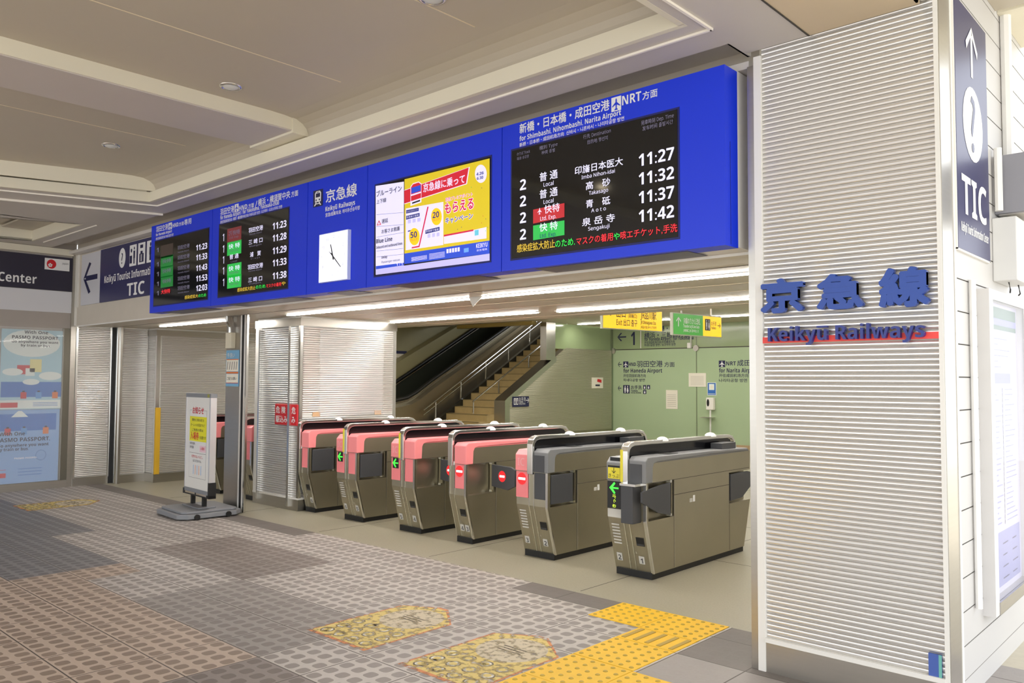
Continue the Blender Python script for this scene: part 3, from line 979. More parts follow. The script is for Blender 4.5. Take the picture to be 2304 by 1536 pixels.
# unit 4 : service information + advertisement monitor
t = cabinet(3, 'monitor_board', 'blue board unit whose monitor shows a yellow campaign picture')
lilac = mat('lcd_lilac', (196, 190, 246), .3, emit=.24)
lcd_y, lcd_r, lcd_b, lcd_w, lcd_n, lcd_k = (mat('lcd_' + n, c, .3, emit=e) for n, c, e in (('yellow', (222, 198, 36), .2), ('red', (196, 30, 50), .3), ('blue', (36, 72, 200), .3), ('white', (226, 222, 252), .27), ('navy', (40, 48, 130), .2), ('ink', (38, 36, 70), .05)))
lcd_o, lcd_m = mat('lcd_orange', (240, 190, 20), .3, emit=.35), mat('lcd_magenta', (200, 24, 70), .3, emit=.3)
def adv(x, y): return (800 + x / 5.12, 340 + y / 5.12)
def f(mb):
    PP = lambda pts, m, lift=.005: patch(mb, 'Y', YB, [adv(*p) for p in pts], m, lift)
    T = lambda s, p0, p1, h, m, bold=.01, lift=.009: line(mb, s, 'Y', YB, adv(*p0), adv(*p1), h / 5.12, m, bold, lift)
    PP([(238, 1425), (1550, 1260), (1550, 1180), (238, 1365)], lilac)
    PP([(238, 1365), (563, 1318), (563, 352), (238, 402)], lcd_w)
    PP([(240, 1362), (563, 1315), (563, 1285), (240, 1325)], lcd_b, .0055)
    T('ブルーライン', (250, 535), (540, 462), 70, lcd_k)
    T('上下線', (252, 612), (362, 588), 50, lcd_k)
    PP([(250, 858), (302, 848), (277, 795)], lcd_r, .006)
    PP([(262, 849), (291, 843), (277, 813)], lcd_w, .0065)
    T('遅延', (312, 838), (383, 820), 50, lcd_k)
    T('お客さま救護', (310, 952), (518, 916), 48, lcd_k)
    T('Blue Line', (248, 1062), (433, 1036), 48, lcd_k)
    T('Inbound and outbound lines', (248, 1127), (548, 1077), 30, lcd_k)
    T('Delay', (310, 1240), (375, 1228), 28, lcd_k)
    T('Passenger rescue', (310, 1292), (520, 1262), 24, lcd_k, 0)
    T('1 / 1', (482, 1322), (552, 1312), 30, lcd_w)
    for y0, y1 in ((730, 706), (868, 845), (990, 935), (1150, 1120), (1218, 1185)):
        PP([(248, y0 + 3), (558, y1 + 3), (558, y1), (248, y0)], lcd_n, .0055)
    PP([(570, 1180), (1550, 1030), (1550, 85), (570, 325)], lcd_y)
    PP([(570, 1300), (1550, 1180), (1550, 1030), (570, 1180)], lcd_b, .0052)
    PP([(568, 612), (1290, 380), (1322, 182), (568, 450)], lcd_w, .0054)
    PP([(568, 605), (1280, 374), (1310, 190), (568, 456)], lcd_r, .0058)
    T('京急線に乗って', (790, 502), (1268, 345), 98, lcd_w, .02)
    # train front picture
    PP([(640, 632), (765, 590), (768, 375), (735, 352), (668, 372), (640, 410)], lcd_w, .0062)
    PP([(646, 578), (762, 540), (764, 385), (734, 362), (670, 382), (646, 418)], lcd_r, .0066)
    PP([(652, 492), (758, 458), (758, 390), (652, 424)], lcd_b, .007)
    PP([(646, 520), (762, 482), (762, 466), (646, 502)], lcd_w, .0072)
    PP([(660, 610), (752, 578), (752, 560), (660, 592)], dark, .0072)
    PP([(585, 1142), (1018, 1080), (1018, 585), (585, 662)], lcd_w, .0056)
    for (a, b, c, d) in (((590, 720), (735, 690), (735, 652), (590, 682)), ((590, 790), (745, 752), (745, 712), (590, 748)), ((812, 955), (975, 915), (975, 872), (812, 912)), ((610, 930), (668, 918), (668, 905), (610, 917))):
        PP([a, b, c, d], lcd_n, .0062)
    T('もらえるポイント', (598, 712), (728, 684), 20, lcd_w, 0)
    T('京急線で電車', (598, 780), (738, 746), 22, lcd_w, 0)
    T('京急線で電車', (820, 944), (968, 908), 24, lcd_w, 0)
    for cx_, cy_, s in ((685, 985, '50'), (940, 755, '20')):
        PP([(cx_ + 62 * math.cos(a), cy_ + 100 * math.sin(a)) for a in [2 * math.pi * k / 20 for k in range(20)]][::-1], lcd_o, .0066)
        T(s, (cx_ - 42, cy_ + 22), (cx_ + 32, cy_ + 5), 70, lcd_n, .01)
        T('プレミア', (cx_ - 45, cy_ + 60), (cx_ + 38, cy_ + 44), 28, lcd_m, 0)
    PP([(655, 1122), (745, 1105), (850, 640), (835, 642), (735, 1090), (655, 1106)], lcd_m, .0068)
    for k in range(3):
        PP([(610 + k * 55, 835 - k * 10), (645 + k * 55, 828 - k * 10), (645 + k * 55, 786 - k * 10), (610 + k * 55, 793 - k * 10)], lilac, .0064)
        PP([(838 + k * 52, 1000 - k * 8), (870 + k * 52, 994 - k * 8), (870 + k * 52, 952 - k * 8), (838 + k * 52, 958 - k * 8)], lilac, .0064)
    T('京急プレミアポイント', (1045, 585), (1358, 520), 45, lcd_w, .06, .008)
    T('京急プレミアポイント', (1045, 585), (1358, 520), 45, lcd_m, .01, .009)
    T('もらえる', (1040, 735), (1368, 660), 130, lcd_w, .07, .008)
    T('もらえる', (1040, 735), (1368, 660), 130, lcd_m, .025, .009)
    T('キャンペーン', (1045, 848), (1360, 772), 70, lcd_w, .08, .008)
    T('キャンペーン', (1045, 848), (1360, 772), 70, lcd_n, .02, .009)
    PP([(1450 + 68 * math.cos(a), 262 + 105 * math.sin(a)) for a in [2 * math.pi * k / 24 for k in range(24)]][::-1], lcd_w, .006)
    T('4.26', (1402, 285), (1485, 268), 34, lcd_n)
    T('6.30', (1408, 335), (1480, 318), 34, lcd_n)
    PP([(1025, 1070), (1515, 1005), (1515, 875), (1025, 985)], lcd_w, .0056)
    PP([(1025, 985), (1365, 920), (1365, 902), (1025, 965)], lcd_m, .0062)
    PP([(1380, 975), (1425, 967), (1425, 905), (1380, 912)], mat('lcd_teal', (90, 170, 190), .3, emit=.5), .0064)
    for k in range(5):
        x = 1055 + k * 32
        PP([(x, 1178 - k * 5), (x + 24, 1174 - k * 5), (x + 24, 1126 - k * 5), (x, 1130 - k * 5)], lcd_w, .006)
    T('KEIKYU', (1400, 1120), (1530, 1098), 50, lcd_w, .02)
    T('京急電鉄', (1405, 1160), (1528, 1138), 24, lcd_w, 0)
    PP([(1255 + 0, 1170), (1310, 1160), (1310, 1112), (1255, 1122)], mat('lcd_sky', (90, 140, 230), .3, emit=.5), .006)
    for k in range(5):
        PP([(650, 1230 + k * 10), (830, 1202 + k * 10), (830, 1198 + k * 10), (650, 1226 + k * 10)], lcd_w, .006)
        PP([(855, 1190 + k * 14), (1035, 1162 + k * 14), (1035, 1157 + k * 14), (855, 1185 + k * 14)], lcd_w, .006)
    rq = random.Random(5)
    for k in range(26):
        x, y = rq.uniform(1040, 1530), rq.uniform(420, 950)
        if 1030 < x < 1375 and 470 < y < 860: continue
        c = rq.choice([lcd_o, lcd_m, box_g, lcd_n])
        PP([(x, y), (x + 10, y - 2), (x + 6, y - 12)], c, .0056)
screen(t, (845.9, 418), (1102.7, 586), f, mat('lcd_black', (16, 16, 24), .15), 'monitor')

# unit 5 : Narita
t = cabinet(4, 'departure_board', 'large rightmost departure screen unit of the long blue board')
mb = MB()
W(mb, '新橋・日本橋・成田空港', (1169.4, 299.5), (1371.5, 249.5), 22, bold=.02)
icon(mb, (1376, 221), (1398, 247), white, blue, 'plane')
W(mb, 'NRT', (1400, 236), (1443, 227), 21)
W(mb, '方面', (1446, 225), (1479.5, 217.5), 18)
W(mb, 'for Shimbashi, Nihombashi, Narita Airport', (1169.4, 316.5), (1397.5, 260), 11)
W(mb, '新桥・日本桥・成田机场方向  신바시・니혼바시・나리타공항 방면', (1169.4, 329.5), (1404.5, 272.5), 9)
mb.build('lettering', t)
def b5(x, y): return (1120 + x / 3.34, 150 + y / 3.34)
def f(mb):
    T = lambda s, p0, p1, h, m=led_w, bold=.01, lift=.0075: line(mb, s, 'Y', YB, b5(*p0), b5(*p1), h / 3.34, m, bold, lift)
    for s, p0, p1, h in (('のりば Track', (150, 672), (248, 650), 26), ('站台 승강장', (150, 705), (240, 685), 24), ('種別 Type', (318, 630), (455, 596), 30), ('种类 종별', (335, 662), (435, 642), 28), ('行先 Destination', (648, 548), (855, 498), 34), ('目的地 행선지', (680, 585), (832, 552), 32), ('発車時刻 Dep. Time', (1083, 445), (1328, 385), 36), ('发车时间 출발시간', (1092, 485), (1322, 432), 34)):
        T(s, p0, p1, h, led_dim, 0)
    for y0 in (930, 1053, 1178, 1303):
        T('2', (172, y0), (218, y0 - 6), 80)
    for y0 in (865, 995):
        T('普 通', (320, y0), (455, y0 - 25), 66)
        T('Local', (350, y0 + 38), (425, y0 + 24), 30, bold=0)
    patch(mb, 'Y', YB, [b5(270, 1180), b5(505, 1130), b5(505, 1025), b5(270, 1075)], box_r, .0055)
    patch(mb, 'Y', YB, [b5(270, 1305), b5(505, 1265), b5(505, 1155), b5(270, 1195)], box_g, .0055)
    A = at('Y', YB, *b5(302, 1118))
    q = Pic(mb, (A.x, YB - .0065, A.z), X_, Z_, .04, .05, .0004); q.plane(led_w)
    T('快特', (356, 1108), (470, 1086), 64)
    T('Ltd. Exp.', (325, 1160), (445, 1136), 30, bold=0)
    T('快 特', (320, 1243), (455, 1221), 62)
    T('Ltd. Exp.', (322, 1290), (445, 1268), 30, mat('led_dark_blue', (40, 60, 150), .5), 0)
    for j, e, p0, p1, q0, q1 in (('印旛日本医大', 'Imba Nihon-idai', (585, 812), (945, 745), (635, 845), (885, 800)), ('高　砂', 'Takasago', (668, 928), (850, 896), (690, 965), (835, 940)), ('青　砥', 'A o t o', (668, 1062), (850, 1036), (708, 1095), (818, 1080)), ('泉 岳 寺', 'Sengakuji', (640, 1200), (885, 1166), (685, 1235), (845, 1208))):
        T(j, p0, p1, 60)
        T(e, q0, q1, 28, bold=0)
    for s, y0, y1 in (('11:27', 748, 700), ('11:32', 888, 845), ('11:37', 1028, 990), ('11:42', 1168, 1135)):
        T(s, (1065, y0), (1330, y1), 92, bold=.012)
    T('感染症拡大防止', (150, 1398), (435, 1360), 60, led_y)
    T('のため.', (438, 1362), (585, 1343), 60, led_g)
    T('マスクの着用', (597, 1343), (870, 1307), 58, led_r)
    T('や', (876, 1305), (922, 1299), 54, led_g)
    T('咳エチケット,手洗', (927, 1300), (1354, 1240), 60, led_r)
screen(t, (1153, 340), (1526, 533), f)

# ------------------------------------------------------------------ left facade: TIC sign over the shutters
YT = 4.13
t = thing('direction_sign', 'long navy Tourist Information sign with white arrow panel above the left shutters', 'sign', (-10.4, 4.13, 2.45))
Q(lambda mb: mb.box(-11.12, -9.0, YT, YL - .001, 2.455, 3.145, navy), 'panel', t)
Q(lambda mb: mb.box(-11.77, -11.125, YT - .002, YL - .001, 2.455, 3.14, mat('arrow_panel', (206, 206, 212), .4)), 'arrow_panel', t)
mb = MB()
q = Pic(mb, (-11.72, YT - .002, 2.53), X_, Z_, .56, .56, .0006); q.arrow(navyink, 0)
for k, x in enumerate((-10.43, -10.11, -9.865, -9.62)):
    q = Pic(mb, (x - .1, YT, 2.85), X_, Z_, .2, .25, .0006)
    if k == 0:
        q.circ(.5, .5, .5, white)
        mb.txt('?', (x, YT - .003, 2.9), X_, Z_, .2, navyink, align='c', bold=.02)
    else:
        q.rc(0, -.02, 1, 1.02, white)
        if k == 1:
            q.man(navyink, .68, .8); q.rc(.05, .12, .38, .5, navyink); q.circ(.28, .75, .1, navyink)
        elif k == 2:
            q.rc(.2, .08, .8, .5, navyink); q.rc(.35, .5, .65, .62, navyink); q.rc(.3, .76, .7, .92, navyink); q.rc(.4, .12, .46, .46, white); q.rc(.54, .12, .6, .46, white)
        else:
            q.man(navyink, .5, 1.0)
mb.txt('Keikyū Tourist Information Center', (-10.975, YT - .002, 2.70), X_, Z_, .125, white, width=1.92, bold=.012)
mb.txt('TIC', (-10.01, YT - .002, 2.485), X_, Z_, .215, white, width=.5, align='c', bold=.012)
mb.build('lettering', t)

# ------------------------------------------------------------------ left wall with poster window
def f(mb):
    mb.box(-12.3, -12.0, -4, 4.14, 0, 3.9, mat('left_wall_paint', (176, 168, 160), .5, noise=.04))
    mb.box(-12.0, -11.985, -4, 4.09, 2.36, 2.65, mat('white_fascia', (222, 222, 226), .45))
    mb.box(-12.0, -11.94, -4, 4.08, 3.14, 3.225, cream)
Q(f, 'wall_left', kind='structure')
Q(lambda mb: (mb.box(-12.0, -11.97, -4, 4.1, 0, .095, steel), mb.box(-12.0, -11.965, 4.085, 4.15, 0, 3.2, steel), mb.box(-12.0, -11.975, 3.99, 4.085, .095, 2.15, mat('case_side', (120, 116, 104), .4, metal=.6))), 'trim_2', kind='structure')
t = thing('shop_sign', 'dark navy Center sign with white flower badge on left wall', 'sign', (-11.98, 3.4, 2.65))
Q(lambda mb: mb.box(-12.0, -11.98, 1.2, 4.085, 2.655, 3.115, mat('sign_dark', (48, 44, 60), .35)), 'panel', t)
mb = MB()
mb.txt('Keikyū Tourist Information Center', (-11.978, 3.645, 2.725), Y_, Z_, .165, white, width=2.35, align='r', bold=.02)
q = Pic(mb, (-11.979, 3.735, 2.93), Y_, Z_, .31, .155, .0006)
q.rc(0, 0, 1, 1, white)
q.circ(.27, .5, .19, redpl, .4)
for k in range(5):
    a = math.pi / 2 + 2 * math.pi * k / 5
    q.circ(.22 + .055 * math.cos(a), .4 + .11 * math.sin(a), .035, white, .07, 10)
mb.txt('Japan', (-11.975, 3.95, 3.02), Y_, Z_, .03, dgrey, align='l')
mb.build('lettering', t)

# posters behind the window
XP = -11.985
def poster(name, label, y0, y1, z0, z1, fn):
    t = thing(name, label, 'poster', (XP, (y0 + y1) / 2, z0), group='pale blue travel posters in the left window')
    Q(lambda mb: mb.box(XP - .01, XP, y0, y1, z0, z1, mat('poster_blue' if z0 < .5 else 'poster_cyan', (140, 178, 226) if z0 < .5 else (176, 212, 226), .5)), 'sheet', t)
    mb = MB()
    fn(mb)
    mb.build('printing', t)
ink = mat('poster_ink', (30, 34, 60), .6)
cloud, sea, suit_r, suit_b, suit_o = mat('poster_cloud', (232, 240, 236), .6), mat('poster_sea', (62, 120, 200), .6), mat('poster_red', (206, 50, 62), .6), mat('poster_lightblue', (100, 160, 222), .6), mat('poster_orange', (222, 120, 54), .6)
def pf_(mb, y0, y1, z0, z1, m, k=1): mb.face([(XP + .0006 * k, y0, z0), (XP + .0006 * k, y1, z0), (XP + .0006 * k, y1, z1), (XP + .0006 * k, y0, z1)], m)
def suitcase(mb, y, z, m):
    pf_(mb, y, y + .07, z, z + .085, m, 3); pf_(mb, y + .02, y + .05, z + .085, z + .105, ink, 3)
LT = lambda mb, s, p0, p1, h, m=ink, b=.01: line(mb, s, 'X', XP, p0, p1, h, m, b, .003)
def f(mb):
    q = Pic(mb, (XP, 3.28, 1.75), Y_, Z_, .68, .36, .0006); q.circ(.5, .5, .5, cloud)
    LT(mb, 'With One', (55, 750), (108, 752), 7.2)
    LT(mb, 'PASMO PASSPORT,', (27, 760.5), (133, 765), 7.2, b=.015)
    LT(mb, 'Go anywhere you want', (26, 769.5), (131, 774), 5.4)
    LT(mb, 'by train or bus.', (47, 778), (114, 781.5), 5.4)
    for k, (y, zz, r) in enumerate(((3.4, 1.55, .12), (3.85, 1.5, .14), (3.62, 1.42, .1))):
        q = Pic(mb, (XP, y - r, zz - r * .4), Y_, Z_, 2 * r, r * .8, .0012); q.circ(.5, .5, .5, cloud)
    pf_(mb, 3.27, 4.0, 1.22, 1.42, sea)
    pf_(mb, 3.45, 3.62, 1.52, 1.64, suit_r, 2); pf_(mb, 3.6, 3.74, 1.55, 1.72, mat('poster_cream', (236, 226, 160), .6), 3); pf_(mb, 3.55, 3.66, 1.5, 1.6, cloud, 3)
    for y, m in ((3.5, suit_r), (3.68, suit_b), (3.88, suit_o)):
        suitcase(mb, y, 1.2, m)
    pf_(mb, 3.22, 4.0, 1.07, 1.18, cloud, 2)
    pf_(mb, 3.27, 3.47, 1.085, 1.15, suit_r, 3)
    LT(mb, 'PASMO PASSPORT', (14, 905), (45, 904), 5, white)
    for k in range(3):
        pf_(mb, 3.65, 3.95, 1.1 + k * .02, 1.106 + k * .02, sea, 3)
poster('poster', 'pale cyan poster with white bubble text, upper one in left window', 3.26, 4.0, 1.06, 2.11, f)
def f(mb):
    pf_(mb, 3.02, 3.94, .78, 1.0, sea)
    q = Pic(mb, (XP, 3.4, .96), Y_, Z_, .2, .08, .0012); q.poly([(0, 0), (1, 0), (.6, 1), (.4, 1)], cloud)
    for y, m in ((3.33, suit_r), (3.52, suit_b), (3.78, suit_o)):
        suitcase(mb, y, .73, m)
    LT(mb, 'With One', (-2, 980), (56, 980), 8.5)
    LT(mb, 'PASMO PASSPORT,', (-8, 993), (112, 992), 9, b=.02)
    LT(mb, 'Go anywhere you want', (-6, 1004.5), (109, 1003.5), 7)
    LT(mb, 'by train or bus.', (-6, 1014), (64, 1013.5), 7)
    LT(mb, 'PASMO PASSPORT', (32, 1032), (88, 1031), 4, white)
    q = Pic(mb, (XP, 3.70, .38), Y_, Z_, .13, .14, .0012); q.circ(.5, .5, .5, mat('poster_seal', (110, 148, 200), .6)); q.circ(.5, .5, .44, mat('poster_blue'))
    pf_(mb, 3.2, 3.36, .18, .24, suit_r, 2)
    pf_(mb, 3.2, 3.36, .28, .285, suit_r, 2)
    for k in range(3):
        pf_(mb, 3.5, 3.78, .2 + k * .04, .206 + k * .04, sea, 2)
poster('poster', 'blue poster with dark navy slogan, lower one in left window', 2.6, 3.98, .1, 1.055, f)
Q(lambda mb: (mb.box(-11.962, -11.958, 1.0, 4.0, .1, 2.14, glass)), 'window_1', kind='structure')

# ------------------------------------------------------------------ recess at left and shutter guides
def f(mb):
    mb.box(-12.2, -11.975, 4.15, 4.62, 0, 2.19, trimw)
    mb.corr('X', -11.972, 1, 4.18, 4.6, .12, 2.17, ribs)
    mb.box(-11.975, -11.96, 4.16, 4.62, 0, .115, steel)
    mb.box(-11.975, -11.955, 4.6, 4.625, .1, 2.19, bright)
    mb.box(-11.975, -11.955, 4.155, 4.18, .1, 2.19, bright)
    mb.box(-12.2, -11.98, 4.62, 4.66, 0, 2.19, dark)
    mb.box(-12.2, -11.84, 4.66, 4.69, 0, 2.19, bright)
    mb.box(-12.2, -11.81, 4.69, 4.72, 0, 2.19, steel)
    mb.box(-12.2, -11.88, 4.72, 5.1, 0, 2.19, trimw)
    mb.corr('X', -11.878, 1, 4.75, 5.08, .12, 2.17, ribs)
    mb.box(-11.88, -11.866, 4.72, 5.1, 0, .115, steel)
Q(f, 'pillar', kind='structure')
def f(mb):
    mb.box(-12.4, -11.6, 5.11, 8.9, 0, 2.19, trimw)
    mb.corr('X', -11.592, 1, 5.17, 8.9, .13, 2.08, ribs)
    mb.corr('Y', 5.102, -1, -11.86, -11.62, .13, 2.08, ribs)
    mb.box(-12.0, -11.575, 5.09, 8.9, 2.085, 2.168, steel)
    mb.box(-12.0, -11.575, 5.09, 8.9, 0, .125, steel)
    mb.box(-11.63, -11.575, 5.095, 5.15, .125, 2.085, bright)
Q(f, 'pillar', kind='structure')
def f(mb):
    mb.box(-11.575, -11.545, 5.09, 5.16, .12, 1.06, rubber_y)
Q(f, 'corner_guard', label='worn yellow corner guard on the ribbed pillar behind the folding sign', cat='corner guard')
# return wall behind the pillar, far left
Q(lambda mb: (mb.box(-18, -11.9, 8.7, 8.9, 0, 2.78, lowceil)), 'wall_back', kind='structure')

# shutter post between the two openings
def f(mb):
    mb.box(-8.764, -8.434, 4.66, 4.70, 0, 2.19, steel)
    mb.box(-8.434, -8.405, 4.65, 4.70, 0, 2.19, trimw)
    mb.box(-8.405, -8.352, 4.653, 4.665, 0, 2.19, dark)
    mb.box(-8.352, -8.315, 4.65, 4.67, 0, 2.19, trimw)
    mb.box(-8.315, -8.285, 4.645, 4.67, 0, 2.19, bright)
Q(f, 'pillar', kind='structure')
t = thing('junction_box', 'cream switch box with steel conduit on the steel shutter post', 'box', (-8.72, 4.64, 1.95))
Q(lambda mb: mb.box(-8.68, -8.56, 4.6, 4.66, 1.82, 2.0, mat('box_cream', (222, 214, 190), .5)), 'casing', t, bevel=.005)
Q(lambda mb: mb.tube([(-8.62, 4.62, 2.0), (-8.62, 4.62, 2.06), (-8.68, 4.61, 2.12), (-8.68, 4.61, 2.19)], .013, bright), 'conduit', t)
t = thing('poster', 'small taped hand-washing poster under the cream switch box', 'poster', (-8.7, 4.65, 1.4))
def f(mb):
    mb.box(-8.745, -8.455, 4.65, 4.656, 1.39, 1.80, mat('poster_sky', (120, 172, 206), .6))
Q(f, 'sheet', t)
mb = MB()
for z0, z1, m in ((1.56, 1.69, paper), (1.43, 1.53, paper), (1.69, 1.70, suit_o), (1.535, 1.555, suit_o), (1.425, 1.432, suit_r)):
    mb.face([(-8.735, 4.649, z0), (-8.465, 4.649, z0), (-8.465, 4.649, z1), (-8.735, 4.649, z1)], m)
for k in range(5):
    mb.face([(-8.72 + .05 * k, 4.648, 1.58), (-8.71 + .05 * k, 4.648, 1.58), (-8.695 + .05 * k, 4.648, 1.67), (-8.705 + .05 * k, 4.648, 1.67)], dgrey)
mb.txt('手洗い', (-8.72, 4.648, 1.72), X_, Z_, .06, paper)
mb.txt('ご協力お願い', (-8.72, 4.648, 1.465), X_, Z_, .038, ink)
mb.build('printing', t)

# ------------------------------------------------------------------ square ribbed pillar behind the first gate
def f(mb):
    mb.box(-8.93, -7.985, 5.15, 6.5, 0, 2.19, trimw)
    mb.corr('Y', 5.142, -1, -8.8, -8.01, .14, 2.07, ribs)
    mb.corr('X', -7.978, 1, 5.17, 6.49, .14, 2.07, ribs)
    mb.box(-8.95, -7.965, 5.125, 6.52, 2.08, 2.172, steel)
    mb.box(-8.94, -7.97, 5.13, 6.51, 0, .125, steel)
    mb.box(-8.94, -7.97, 5.125, 6.51, .125, .145, trimw)
    mb.box(-8.0, -7.965, 5.125, 5.16, .145, 2.08, bright)
    mb.box(-7.99, -7.968, 6.46, 6.51, .145, 2.08, bright)
    mb.box(-8.94, -8.80, 5.13, 5.16, .145, 2.08, trimw)
    mb.box(-8.82, -8.79, 5.1, 5.16, .06, 2.06, bright)
    mb.box(-8.17, -8.13, 5.1, 5.16, .04, 2.08, bright)
Q(f, 'pillar', kind='structure')
t = thing('warning_sign', 'red warning sign with white characters on the square ribbed pillar', 'sign', (-8.25, 5.12, .95))
Q(lambda mb: mb.box(-8.46, -7.99, 5.115, 5.132, .95, 1.19, redpl), 'plate', t, bevel=.008)
mb = MB()
mb.txt('危 険', (-8.43, 5.113, 1.09), X_, Z_, .085, white, width=.2, bold=.02)
mb.txt('駆込み', (-8.43, 5.113, .985), X_, Z_, .085, white, width=.24, bold=.02)
mb.txt('危', (-8.1, 5.113, 1.09), X_, Z_, .085, white, bold=.02)
mb.txt('み', (-8.1, 5.113, .985), X_, Z_, .085, white, bold=.02)
mb.build('lettering', t)
pls = mat('clear_film', (236, 238, 240), .15, alpha=.26, spec=.6, bump=.25, nscale=12)
t = thing('plastic_sheet', 'crinkled clear plastic sheet taped to the side of the square ribbed pillar', 'plastic sheet', (-7.96, 5.8, 1.05))
mb = MB()
n = 26
for i in range(n):
    for j in range(8):
        g = lambda a, b: (-7.957 + .006 * math.sin(a * 9 + b * 5) * (1 if b > 5 else .4), 5.38 + (a / n) * .92, 1.06 + b / 8 * 1.0)
        mb.face([g(i, j), g(i + 1, j), g(i + 1, j + 1), g(i, j + 1)], pls)
mb.build('sheet', t, smooth=True)
tape = mat('brown_tape', (206, 170, 130), .5)
for y in (5.3, 6.18):
    Q(lambda mb: mb.box(-7.966, -7.962, y, y + .1, 1.05, 1.1, tape), 'tape', t)

# ------------------------------------------------------------------ ticket gates
green_led = mat('arrow_green', (60, 235, 60), .4, emit=.9)
red_led = mat('stop_red', (235, 36, 40), .4, emit=.45)
white_led = mat('stop_white', (250, 240, 240), .4, emit=.6)
yel = mat('label_yellow', (236, 222, 60), .5)
pale = mat('label_pale', (206, 204, 196), .5)
capw = mat('dome_white', (236, 238, 236), .3)

def slant(x, s, lift=.002):
    a, b = Vector((x, .105, .04)), Vector((x, 0, .44))
    return a + (b - a) * s + Vector((0, -.97, -.25)) * lift
SU = (Vector((0, 0, .44)) - Vector((0, .105, .04))).normalized()

